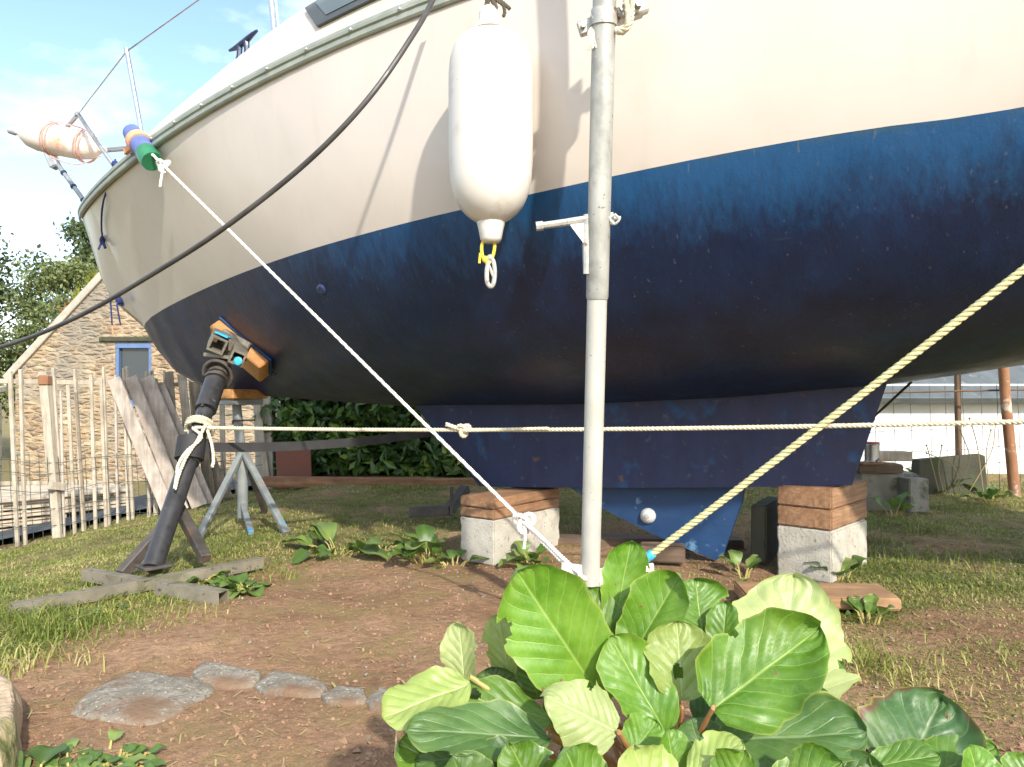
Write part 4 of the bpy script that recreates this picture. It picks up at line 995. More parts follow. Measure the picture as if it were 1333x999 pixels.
# ------------------------------------------------------------------ hedge side
kA, kB = V((-2.10, 6.45, 0)), V((1.2, 6.15, 0))
timber((kA + kB) / 2 + V((0, 0, -.005)), ((kB - kA).length / 2, .07, .04), math.degrees(math.atan2(kB.y - kA.y, kB.x - kA.x)), 'long weathered kerb timber lying along the foot of the hedge', 'sleeper_dark', 'kerb_timber')
pa = at(382, 612, 6.65); mb = MB().box(pa + V((0, .02, -.01)), (.15, .012, .20), Matrix.Rotation(-.04, 3, 'Y'), .003); o = mb.build('rusty_panel', MAT['rustpanel'], base=(pa.x, pa.y, 0)); tag(o, 'rust brown panel leaning against the hedge beside the post', 'panel')
def leaf_cloud(mb, tint, c, nrm, size, tn, asp=.45):
    nrm = nrm.normalized(); a = nrm.orthogonal().normalized(); a = Matrix.Rotation(rnd(0, 6.28), 3, nrm) @ a; b = nrm.cross(a); o = len(mb.v); s = size
    mb.v += [c - a * s * .5, c + b * s * asp * .5 + nrm * s * .06 - a * s * .05, c + a * s * .5, c - b * s * asp * .5 + nrm * s * .06 - a * s * .05]
    mb.f += [(o, o + 1, o + 2), (o, o + 2, o + 3)]; mb.m += [0, 0]; tint.extend([tn] * 4)
hg = thing('laurel_hedge', V((-.3, 7.1, 0)), 'dense glossy laurel hedge seen under the boat', 'hedge')
mb = MB(); tint = []
for _ in range(9000):
    x = rnd(-2.3, 2.0); u = random.random(); z = rnd(0.02, 1.45); dp = .5 * noise.noise((x * 1.8, z * 2.2, 2)) * .5
    y = 6.85 + dp + rnd(0, .28) ** 1.0
    if u < .12: z = 1.4 + .1 * noise.noise((x * 2, 0, 3)) + rnd(-.05, .1); y = rnd(6.85, 7.9)
    nn = V((rnd(-.8, .8), rnd(-1.2, -.1), rnd(-.2, 1.1))); sh = noise.noise((x * 3, z * 3, 7))
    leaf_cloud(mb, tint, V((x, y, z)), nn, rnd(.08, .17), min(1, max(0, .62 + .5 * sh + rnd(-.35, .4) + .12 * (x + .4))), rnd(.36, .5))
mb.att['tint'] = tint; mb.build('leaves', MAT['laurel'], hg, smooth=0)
mb = MB()
for k in range(16): x = -2.2 + k * .28; mb.tube(spline([V((x, 7.25, 0)), V((x + rnd(-.1, .1), 7.2, .5)), V((x + rnd(-.2, .2), 7.2, 1.2))], 4), [.03] * 4 + [.022] * 4 + [.012], 6)
mb.build('stems', MAT['bark'], hg)
mb = MB().box((-.15, 7.5, .6), (2.05, .28, .62), None, .2); mb.build('inner_shade', simple('hedge_shade_core', (.012, .016, .007), (.025, .03, .012), 20, .95), hg)  # near-black core box stands in for the shade deep in the hedge

# ------------------------------------------------------------------ left wire fence
FA, FB = V((-3.67, 5.5, 0)), V((-2.2, 7.0, 0)); FD = (FB - FA).normalized()
def fl(px, off=0):                            # the point of the fence line at a picture column
    k = (px - 666.5) / 1000; q = (k * FA.y - FA.x) / (FD.x - k * FD.y); p = FA + FD * q + V((FD.y, -FD.x, 0)) * off
    return V((p.x, p.y, terr0(p.x, p.y)))
def fz(px, py, off=0): p = fl(px, off); return V((p.x, p.y, CH + (510 - py) / 1000 * p.y))
random.seed(21)
wf_ = thing('wire_fence', fl(60), 'old fence of thin posts and green wire mesh before the house', 'fence')
MB().beam(fz(-420, 488), fz(236, 501), .012, .035).build('top_rail', MAT['slat'], wf_)
MB().beam(fz(-420, 636), fz(120, 628), .012, .03).build('middle_rail', MAT['slat'], wf_)
for px0, pxb, w_, mt in ((14, 22, .026, 'slat'), (25, 32, .022, 'slat'), (-110, -100, .05, 'slat'), (-220, -210, .05, 'slat'), (68, 82, .022, 'slat'), (99, 108, .020, 'slat'), (133, 141, .018, 'slat'), (158, 166, .018, 'slat'), (165, 172, .022, 'slat'), (187, 193, .024, 'slat'), (194, 201, .022, 'slat'), (262, 266, .045, 'slat'), (287, 290, .04, 'slat'), (305, 308, .03, 'slat')):
    a_, b_ = fl(pxb, .02), fz(px0 + rnd(-3, 3), 481 + rnd(-4, 5), .02); MB().beam(a_ - V((0, 0, .05)), b_, w_, .025).build('slat', MAT[mt], wf_)
mb = MB().beam(fl(75, .03) - V((0, 0, .05)), fz(56, 484, .03), .062, .06); 
for k in range(15):
    px = 205 + k * 8.5 + rnd(-3, 3) if k < 9 else 84 + (k - 9) * 13 + rnd(-4, 4)
    MB().beam(fl(px, .03) - V((0, 0, .05)), fz(px - rnd(3, 12), 490 + rnd(-10, 22), .03), rnd(.014, .026), .018).build('slat', MAT[random.choice(('slat', 'slat', 'darkplank', 'greyplank'))], wf_)
pst = mb.build('post', MAT['slat'], wf_)
MB().box(fz(57, 495, .035), (.036, .036, .04), None, .01).build('rusty_cap', MAT['rustpost'], pst); MB().beam(fz(60, 632, .09), fz(82, 634, .05), .04, .06).build('bracket', MAT['slat'], pst)
mb = MB()
for k in range(34):
    px = -60 + k * 12.5 + rnd(-2, 2); a_ = fl(px, .06); b_ = fz(px - 6, 592 + rnd(-3, 3), .06); mb.tube([a_, a_.lerp(b_, .5) + V((rnd(-.008, .008), 0, 0)), b_], .0022, 5)
for py in (598, 612, 634, 656, 678):
    pts = [fz(px, py + 5 * math.sin(px * .03) + rnd(-1, 1) + (px - 100) * -.05 * (py - 590) / 60, .06) for px in range(-60, 360, 14)]; mb.tube(pts, .0022, 5)
mb.build('wire_mesh', MAT['greenwire'], wf_)
# planks leaning on the fence
PL = [(145, 493, 201, 667, .105, 'greyplank', 'leftmost grey weathered plank leaning on the wire fence'), (167, 491, 218, 662, .10, 'greyplank', 'second grey weathered plank from the left on the wire fence'),
      (186, 492, 240, 668, .13, 'greyplank', 'wide knotty grey plank leaning left of the black stand'), (205, 503, 252, 664, .085, 'greyplank', 'narrow grey plank leaning right behind the wide knotty one'),
      (216, 484, 224, 625, .075, 'darkplank', 'dark short board standing upright behind the black stand'), (233, 488, 248, 612, .065, 'slat', 'thin bleached board leaning behind the sleeve of the black stand'),
      (249, 497, 268, 625, .075, 'darkplank', 'dark board leaning close beside the stand collar'), (262, 585, 286, 668, .12, 'darkplank', 'brown broken board leaning low beside the black stand leg'),
      (330, 512, 341, 634, .05, 'slat', 'thin pale batten standing left of the concrete post')]
for x0, y0_, x1, y1_, w_, mt, lab in PL:
    b_ = fl(x1, .30 if mt == 'greyplank' else .12); a_ = fz(x0, y0_, .05); b_.z -= .01
    o = MB().beam(a_, b_, w_, .022, up=(0, -1, .1), bev=.003).build('leaning_plank', MAT[mt], base=b_, smooth=30); tag(o, lab, 'plank', 'planks leaning on the wire fence')
cp = fl(348, .0); o = MB().beam(cp - V((0, 0, .05)), fz(344, 514), .16, .14, up=(0, 1, 0), bev=.008).build('concrete_post', MAT['oldconcrete'] if False else MAT['concrete'], base=cp); tag(o, 'square pale concrete gatepost between the fence and the hedge', 'post')
# pallets by the lane
def pallet(c, a, label):
    p = thing('wooden_pallet', c, label, 'pallet', 'pallets by the lane'); R = yawR(a)
    for k in range(7): MB().box(V(c) + R @ V((0, -.48 + .16 * k, .125)), (.6, .055, .011), R, .002).build('deck_board', MAT['pallet'], p)
    for x in (-.53, 0, .53):
        for y in (-.45, 0, .45): MB().box(V(c) + R @ V((x, y, .07)), (.06, .05, .042), R, .003).build('block', MAT['pallet'], p)
    for y in (-.45, 0, .45): MB().box(V(c) + R @ V((0, y, .013)), (.6, .05, .011), R, .002).build('bottom_board', MAT['pallet'], p)
fa = math.degrees(math.atan2(FD.y, FD.x))
for kx, lab in ((20, 'left'), (140, 'right')):
    q = fl(kx); nrm = V((-FD.y, FD.x, 0)); c = q + nrm * 1.75; c.z = terr0(c.x, c.y) + .03
    pallet(c, fa, f'bottom bleached pallet of the {lab} stack beyond the lane'); pallet(c + V((.02, .01, .142)), fa + 2, f'top bleached pallet of the {lab} stack beyond the lane')

# ------------------------------------------------------------------ stone house
HD_ = 13.5
def hp_(px, py, d=HD_): return at(px, py, d)
gz = -1.5
x0, x1, xa = hp_(20, 0).x, hp_(392, 0).x, hp_(206, 0).x; ze = hp_(0, 484).z; za = ze + (xa - x0) * 1.08
hs = thing('stone_house', V(((x0 + x1) / 2, HD_, gz)), 'ochre rubble stone house gable with a small blue window', 'house')
mb = MB(); wx0, wx1, wz0, wz1 = hp_(150, 0).x, hp_(197, 0).x, hp_(0, 530).z, hp_(0, 446).z
D2 = HD_ + 8
def fy_(x): return ze + (za - ze) * (1 - abs(x - xa) / (xa - x0))
cols = [x0, wx0, wx1, xa, x1]
vs = lambda x, z: V((x, HD_, z))
def quad(mb, a, b, c, d, m=0): o = len(mb.v); mb.v += [a, b, c, d]; mb.f.append((o, o + 1, o + 2, o + 3)); mb.m.append(m)
def tri(mb, a, b, c): o = len(mb.v); mb.v += [a, b, c]; mb.f.append((o, o + 1, o + 2)); mb.m.append(0)
quad(mb, vs(x0, gz), vs(wx0, gz), vs(wx0, fy_(wx0)), vs(x0, ze)); quad(mb, vs(wx1, gz), vs(xa, gz), vs(xa, za), vs(wx1, fy_(wx1))); quad(mb, vs(xa, gz), vs(x1, gz), vs(x1, ze), vs(xa, za))
quad(mb, vs(wx0, gz), vs(wx1, gz), vs(wx1, wz0), vs(wx0, wz0)); quad(mb, vs(wx0, wz1), vs(wx1, wz1), vs(wx1, fy_(wx1)), vs(wx0, fy_(wx0)))
for a, b in (((wx0, wz0), (wx1, wz0)), ((wx1, wz0), (wx1, wz1)), ((wx1, wz1), (wx0, wz1)), ((wx0, wz1), (wx0, wz0))):
    quad(mb, vs(*a), vs(*b), vs(*b) + V((0, .25, 0)), vs(*a) + V((0, .25, 0)))
for x in (x0, x1): quad(mb, V((x, HD_, gz)), V((x, D2, gz)), V((x, D2, ze)), V((x, HD_, ze)))
quad(mb, V((x0, D2, gz)), V((x1, D2, gz)), V((x1, D2, ze)), V((x0, D2, ze))); tri(mb, V((x0, D2, ze)), V((x1, D2, ze)), V((xa, D2, za)))
mb.build('wall', MAT['stone'], hs, smooth=0)
for s, xe, nm in ((-1, x0, 'roof_slope'), (1, x1, 'roof_slope')):
    sl_ = (V((xe, 0, ze)) - V((xa, 0, za))).normalized(); n_ = V((-sl_.z * s, 0, sl_.x * s)); n_ = n_ if n_.z > 0 else -n_
    L = (V((xe, 0, ze)) - V((xa, 0, za))).length + .2; c = V((xa, (HD_ + D2) / 2, za)) + sl_ * L / 2 + n_ * .06
    Rf = Matrix((sl_, V((0, 1, 0)), n_ if sl_.cross(V((0, 1, 0))).dot(n_) > 0 else -n_)).transposed()
    rf = MB().box(c, (L / 2, 3.85, .05), Rf, .01).build(nm, MAT['slate'], hs)
    c2 = V((xa, HD_ + .04, za)) + sl_ * L / 2 + n_ * .03; MB().box(c2, (L / 2, .10, .06), Rf, .01).build('verge', MAT['verge'], rf)
wn = MB(); fwx = .055
for a, b, c_, h_ in ((wx0 + fwx / 2, 0, (wz0 + wz1) / 2, (wz1 - wz0) / 2), (wx1 - fwx / 2, 0, (wz0 + wz1) / 2, (wz1 - wz0) / 2)): wn.box((a, HD_ + .06, c_), (fwx / 2, .05, h_), None, .004)
wn.box(((wx0 + wx1) / 2, HD_ + .06, wz1 - .05), ((wx1 - wx0) / 2, .06, .05), None, .004); wn.box(((wx0 + wx1) / 2, HD_ + .04, wz0 + .06), ((wx1 - wx0) / 2, .08, .06), None, .004)
wno = wn.build('window', MAT['bluetrim'], hs); MB().box(((wx0 + wx1) / 2, HD_ + .09, (wz0 + wz1) / 2), ((wx1 - wx0) / 2 - .03, .01, (wz1 - wz0) / 2 - .04), None, 0).build('pane', MAT['pane'], wno)
MB().box(((wx0 + wx1) / 2 - .1, HD_ - .02, wz1 + .055), ((wx1 - wx0) / 2 + .16, .04, .04), None, .01).build('lintel', MAT['slab'], hs)
def rp2(f, up=.12): return V((lerp(x0, xa, f), HD_ + .35, lerp(ze, za, f) + up))
for f0, f1, nn_, mt, lab in ((.40, .62, 900, 'moss', 'yellow green plants growing along the house roof edge'), (.33, .39, 160, 'redmoss', 'small red plant clump growing low on the roof edge')):
    mb = MB()
    for _ in range(nn_):
        f = rnd(f0, f1); p = rp2(f, .1) + V((rnd(-.1, .1), rnd(-.3, .5), 0)); L = rnd(.08, .34 if mt == 'moss' else .22); dd = V((rnd(-.6, .3), rnd(-.6, .4), rnd(.4, 1))).normalized() * L; s = V((rnd(-1, 1), rnd(-1, 1), 0)).normalized() * .025; o = len(mb.v); mb.v += [p - s, p + s, p + dd]; mb.f.append((o, o + 1, o + 2)); mb.m.append(0)
    o = mb.build('roof_plant', MAT[mt], base=rp2((f0 + f1) / 2, .05), smooth=0); tag(o, lab, 'roof plant')
# open lean-to at the left of the house
ls = thing('lean_to_shed', V((-10.3, 12.6, -1.5)), 'low open lean-to shed with pale roof left of the house', 'shed')
mb = MB(); mb.box((-10.6, 12.4, .62), (1.6, 1.3, .05), Matrix.Rotation(math.radians(8), 3, 'X'), .01); mb.build('roof', MAT['verge'], ls); MB().box((-10.6, 11.25, .42), (1.6, .05, .14), None, .01).build('fascia', MAT['slat'], ls)
for x in (-9.1, -10.6, -12.1): MB().box((x, 11.3, -.45), (.07, .07, .95), None, .01).build('post', MAT['darkplank'], ls)
MB().box((-10.6, 13.5, -.5), (1.6, .06, 1.05), None, .01).build('back_wall', MAT['oldconcrete'], ls)

# ------------------------------------------------------------------ trees beyond the house
def tree(name, base, h, rx, n, ls_, mt, label, narrow=1.0, seed=1, z0=.25):
    random.seed(seed); t = thing(name, base, label, 'tree', 'trees behind the house'); b = V(base); mb = MB()
    mb.tube(spline([b - V((0, 0, .3)), b + V((rnd(-.2, .2), 0, h * .4)), b + V((rnd(-.4, .4), rnd(-.3, .3), h * .92))], 8), [lerp(h * .022, h * .004, k / 16) for k in range(17)], 8)
    cl_ = []
    for k in range(46):
        f = rnd(z0, 1); a = rnd(0, 6.283); R_ = rx * (math.sin(math.pi * min(1, (f - z0) / (1 - z0) * .86 + .12)) ** .7) * rnd(.45, 1.05); p = b + V((math.cos(a) * R_, math.sin(a) * R_, h * f)); cl_.append((p, rnd(.5, 1.0)))
        mb.tube(spline([b + V((0, 0, h * f * .72)), b.lerp(p, .5) + V((0, 0, h * f * .36)), p], 3), [h * .006, h * .005, h * .005, h * .004, h * .003, h * .002, h * .0015], 5)
    mb.build('trunk', MAT['bark'], t); mb = MB(); tint = []
    for _ in range(n):
        p, s = random.choice(cl_); q = V((random.gauss(0, 1), random.gauss(0, 1), random.gauss(0, .75))) * rx * .17 * s; leaf_cloud(mb, tint, p + q, V((rnd(-1, 1), rnd(-1, 1), rnd(-.4, 1))), rnd(.6, 1.3) * ls_, min(1, max(0, .5 + .4 * noise.noise(tuple(p * .6)) + rnd(-.35, .35))), .6)
    mb.att['tint'] = tint; mb.build('crown', MAT[mt], t, smooth=0)
tree('dark_tree', (-17.2, 24, -1.5), 7.2, 2.6, 11000, .17, 'oak', 'dark green bushy tree at the far left edge', seed=3)
tree('dark_tree', (-16.5, 31, -1.5), 8.9, 3.2, 11000, .20, 'oak', 'tall dark tree standing farthest behind at the left', seed=5)
tree('green_tree', (-13.6, 23.5, -1.5), 6.0, 2.2, 12000, .13, 'birch', 'lighter green tree just behind the house roof', seed=8)
tree('birch_tree', (-12.9, 27, -1.5), 8.0, 1.9, 5200, .10, 'birch', 'airy birch tree with thin crown beside the bow', seed=11)
tree('green_tree', (-10.2, 26, -1.5), 6.2, 2.3, 8000, .15, 'birch', 'green tree hidden mostly behind the boat bow', seed=14)
tree('dark_tree', (-20.5, 26, -1.5), 7.4, 2.8, 6000, .2, 'oak', 'dark tree beyond the lean-to shed', seed=17)
random.seed(99)

# ------------------------------------------------------------------ right background
ws_ = thing('white_shed', V((3.4, 7.4, 0)), 'long low white rendered shed behind the right wire fence', 'shed')
MB().box((4.6, 8.2, .40), (2.75, 1.1, .42), None, .01).build('wall', MAT['render'], ws_)
mb = MB(); mb.box((4.6, 7.55, 1.05), (2.9, .72, .03), Matrix.Rotation(math.radians(32), 3, 'X'), .005); mb.box((4.6, 8.85, 1.05), (2.9, .72, .03), Matrix.Rotation(math.radians(-32), 3, 'X'), .005); mb.build('roof', MAT['slateroof'], ws_)
rf_ = thing('garden_wire_fence', V((3.2, 6.0, 0)), 'rusty post and wire fence in front of the white shed', 'fence')
def rq(px, py, d=5.75): return at(px, py, d)
MB().tube([rq(1246, 440, 5.9), rq(1247, 540, 5.9), V((rq(1249, 0, 5.9).x, 5.9, -.05))], .024, 10).build('post', MAT['ironpost'], rf_)
MB().tube([rq(1303, 430, 5.6), rq(1309, 520, 5.6), V((rq(1322, 0, 5.6).x, 5.6, -.05))], [.036, .035, .038], 12).build('post', MAT['rustpost'], rf_)
MB().tube([rq(1480, 430, 5.4), V((rq(1480, 0, 5.4).x, 5.4, -.05))], .03, 10).build('post', MAT['rustpost'], rf_); MB().tube([rq(1010, 430, 6.1), V((rq(1010, 0, 6.1).x, 6.1, -.05))], .03, 10).build('post', MAT['ironpost'], rf_)
def fdp(px): return 6.1 - (px - 1010) * .0015
MB().tube([at(px, 512 - (px - 1130) * .022, fdp(px)) for px in range(990, 1560, 30)], .008, 6).build('rail', MAT['ironpost'], rf_)
mb = MB()
for px in range(1000, 1540, 23):
    q = rnd(-3, 3); mb.tube([at(px + q, 500, fdp(px)), at(px + q + 3, 580, fdp(px)), V((at(px + q + 4, 600, fdp(px)).x, fdp(px), 0))], .0022, 5)
for y0_ in (563, 592, 612): mb.tube([at(px, y0_ - (px - 1130) * .055 + rnd(-1.5, 1.5), fdp(px)) for px in range(1000, 1540, 20)], .0022, 5)
mb.build('wire_mesh', MAT['wire'], rf_)
dc = thing('slanting_cord', at(1160, 530, 3.6), 'thin dark cord slanting down behind the rear of the keel', 'cord'); MB().tube([at(1186, 498, 3.3), at(1135, 545, 3.9), at(1100, 575, 4.3)], .006, 6).build('cord', MAT['darkrope'], dc)
block((at(1158, 0, 5.05).x, 5.15, .09), (.18, .15, .125), -8, 'old grey concrete block carrying boards and a tin behind the keel', mat='oldconcrete')
block((at(1180, 0, 4.9).x + .06, 5.0, .085), (.07, .11, .11), 10, 'small grey concrete block right of the one carrying a tin', mat='oldconcrete')
timber(V((at(1146, 0, 5.0).x, 5.05, .25)), (.14, .08, .030), -6, 'grey timber offcut stacked lower on the old block', 'damp'); timber(V((at(1162, 0, 5.1).x + .02, 5.2, .315)), (.13, .07, .032), -3, 'pale board on top of the stack on the old block', 'slat'); timber(V((at(1138, 0, 4.95).x, 4.98, .288)), (.085, .05, .007), 4, 'thin brown slip of wood under the tin', 'sleeper')
tn = thing('paint_tin', V((at(1138, 0, 4.95).x, 4.98, .296)), 'small paint tin with red lid on the stacked timbers', 'tin'); tb = tn.location
mb = MB().lathe(tb, tb + V((0, 0, .115)), [(0, .046), (.03, .049), (.06, .046), (.94, .046), (.97, .049), (1, .047)], 20); mb.build('can', MAT['tin'], tn); MB().lathe(tb + V((0, 0, .113)), tb + V((0, 0, .128)), [(0, .046), (.7, .047), (1, .042), (1.01, .001)], 20).build('lid', MAT['redlid'], tn)
q = at(1236, 616, 5.75); o = MB().hull([q + V(p) for p in ((-.26, -.06, -.17), (.25, -.06, -.17), (.235, -.05, .13), (.19, -.05, .15), (-.25, -.05, .10), (-.26, .08, -.17), (.25, .08, -.17), (.22, .06, .14), (-.25, .06, .10))]).build('stone_slab', MAT['slab'], base=q - V((0, 0, .17)), smooth=20); tag(o, 'dark mossy slab standing at the foot of the right fence', 'slab')

# ------------------------------------------------------------------ stones in the soil
def stone(outline, h, label, mt='granite', name='flat_stone', sub=3, rough=.012):
    pts = [g(*p) for p in outline]; cx = sum(p[0] for p in pts) / len(pts); cy = sum(p[1] for p in pts) / len(pts); bm = bmesh.new()
    for x, y in pts:
        bm.verts.new((x, y, terr(x, y) - .03)); bm.verts.new((lerp(cx, x, .93), lerp(cy, y, .93), terr(x, y) + h * .6))
        bm.verts.new((lerp(cx, x, .72), lerp(cy, y, .72), terr(x, y) + h * rnd(.9, 1.1)))
    bmesh.ops.convex_hull(bm, input=bm.verts); loose = [v for v in bm.verts if not v.link_faces]; bmesh.ops.delete(bm, geom=loose, context='VERTS')
    bmesh.ops.triangulate(bm, faces=bm.faces); bmesh.ops.subdivide_edges(bm, edges=bm.edges, cuts=sub, use_grid_fill=True); bmesh.ops.smooth_vert(bm, verts=bm.verts, factor=.5, use_axis_x=True, use_axis_y=True, use_axis_z=True)
    for v in bm.verts:
        c = v.co; k = noise.noise(c * 9) * rough + noise.noise(c * 28) * rough * .6; v.co += V((noise.noise(c * 11 + V((5, 0, 0))), noise.noise(c * 11 + V((0, 7, 0))), 0)) * rough * 1.2 + V((0, 0, k))
    base = V((cx, cy, terr(cx, cy))); bmesh.ops.translate(bm, verts=bm.verts, vec=-base); me = bpy.data.meshes.new(name); bm.to_mesh(me); bm.free(); me.materials.append(MAT[mt]); me.polygons.foreach_set('use_smooth', [True] * len(me.polygons)); me.set_sharp_from_angle(angle=math.radians(50))
    o = bpy.data.objects.new(name, me); COL.objects.link(o); o.location = base; return tag(o, label, 'stone')
stone([(78, 924), (104, 903), (146, 878), (186, 866), (246, 872), (288, 884), (276, 898), (246, 910), (218, 930), (182, 938), (124, 926)], .014, 'large grey flat stone, biggest of those set in the soil', rough=.005)
stone([(246, 869), (262, 856), (314, 860), (346, 870), (334, 885), (290, 886), (254, 880)], .015, 'pale flat stone right behind the biggest one in the soil', rough=.005)
stone([(326, 885), (350, 867), (400, 870), (432, 883), (422, 900), (376, 900), (342, 894)], .015, 'pale oblong stone in the middle of the row in the soil', rough=.005)
stone([(416, 899), (440, 885), (476, 886), (482, 905), (452, 912), (424, 908)], .014, 'small white flecked stone second from the right in the soil row', rough=.005)
stone([(474, 903), (494, 890), (524, 892), (528, 909), (500, 918), (478, 914)], .014, 'small stone at the right end of the soil row by the leaves', rough=.005)
bs = stone([(-55, 930), (-20, 915), (14, 920), (30, 950), (28, 1000), (0, 1030), (-50, 1020)], .11, 'rounded sandy boulder with moss at the lower left edge', 'mossstone', 'boulder', 4, .012)

# ------------------------------------------------------------------ big-leaved plants in the foreground
WPROF = ([0, .03, .10, .22, .38, .55, .70, .82, .91, .97, 1], [.10, .34, .62, .84, .97, 1.0, .95, .82, .60, .34, .0])
WHEART = ([-.08, 0, .06, .15, .3, .45, .62, .78, .90, .97, 1], [.35, .62, .82, .95, 1.0, .98, .90, .72, .46, .24, .0])
def leaf_mesh(base, tip, width, hint, cup=.12, droop=.10, wavy=.09, quilt=.028, heart=False, nu=44, nv=26, holes=(), seed=0, twist=0):
    rs = random.Random(seed); base, tip = V(base), V(tip); a = tip - base; L = a.length; a.normalize(); n = V(hint); n = (n - a * n.dot(a)).normalized()
    n = Matrix.Rotation(twist, 3, a) @ n; s = a.cross(n); mb = MB(); mb.uv = []; prof = WHEART if heart else WPROF; u0 = -.06 if heart else 0; ph = rs.uniform(0, 6.28); ph2 = rs.uniform(0, 6.28)
    P = {}; vf = rs.uniform(4.8, 8.2)
    for i in range(nu + 1):
        u = lerp(u0, 1, i / nu); wd = interp(u, *prof) * width / 2 * (1 + .10 * math.sin(u * 5 + ph2) * 0)
        for j in range(nv + 1):
            v = j / nv * 2 - 1; av = abs(v); edge = 1 + .10 * noise.noise((u * 3.2, 5 if v > 0 else 1, seed * 1.7)) * av + .022 * noise.noise((u * 15, 3 if v > 0 else 9, seed)) * av * 2 + .035 * math.sin(u * 26 + ph + (3 if v > 0 else 0)) * av + .03 * math.sin(u * 9 + ph2 * (1 if v > 0 else 2)) * av
            uu = u + (.05 * (1 - av) * (u > .9) * 0) - (.04 * av * av if u > .5 else 0) * .0
            lat = v * wd * edge; zz = cup * width * (av ** 1.6) * .9 - droop * L * (u ** 2) + wavy * width * av ** 2 * math.sin(u * 8.5 + ph + (1.9 if v > 0 else 0))
            phv = u * vf - (av ** .85) * 2.6; zz += quilt * width * (math.cos(2 * math.pi * phv) * -.5) * min(1, av * 5) * (1 - av * .45) - .02 * width * math.exp(-(av / .05) ** 2)
            zz += .05 * width * noise.noise((u * 2.6 + seed, v * 1.8, seed * 3.1)) + .016 * width * abs(noise.noise((u * 9 + seed, v * 6, seed * 3.1))) + .07 * L * max(0, u - .82) ** 1 * math.sin(ph2)
            P[i, j] = len(mb.v); mb.v.append(base + a * (u * L) + s * lat + n * zz); mb.uv.append((j / nv, max(0, u) * vf / 6.5))
    for i in range(nu):
        for j in range(nv):
            u, v = (i + .5) / nu, (j + .5) / nv * 2 - 1
            if any(((u - hu) / ru) ** 2 + ((v - hv) / rv) ** 2 < 1 + .5 * noise.noise((u * 22, v * 13, seed)) for hu, hv, ru, rv in holes): continue
            mb.f.append((P[i, j], P[i, j + 1], P[i + 1, j + 1], P[i + 1, j])); mb.m.append(0)
    return mb
crown = V((.27, 1.26, 0.0))
big = thing('broad_leaved_plant', crown, 'large glossy broad leaved plant filling the lower middle foreground', 'plant')
CAMP = V((0, 0, CH))
def add_leaf(root, bpx, tpx, wpx, hint, mt, stem_to=None, stem='stem', smat='stem', **k):
    b, t = at(*bpx), at(*tpx); d = (b.y + t.y) / 2; L = leaf_mesh(b, t, wpx * d / 1000, hint, seed=int(bpx[0] * 3 + tpx[1]) % 97, **k)
    lf = L.build('leaf', MAT[mt], root, smooth=180)
    c = V(stem_to) if stem_to is not None else root.location + V((rnd(-.05, .05), rnd(-.05, .05), .03))
    pull = (b - t).normalized() * .05; mid = b.lerp(c, .5) + pull * .6 + V((0, 0, -.01))
    MB().tube(spline([b - pull * -.25, b + pull * .3 + V((0, 0, -.004)), mid, c], 5), [.0035] * 6 + [.0045] * 5 + [.0055] * 5, 7).build(stem, MAT[smat], lf)
    return lf
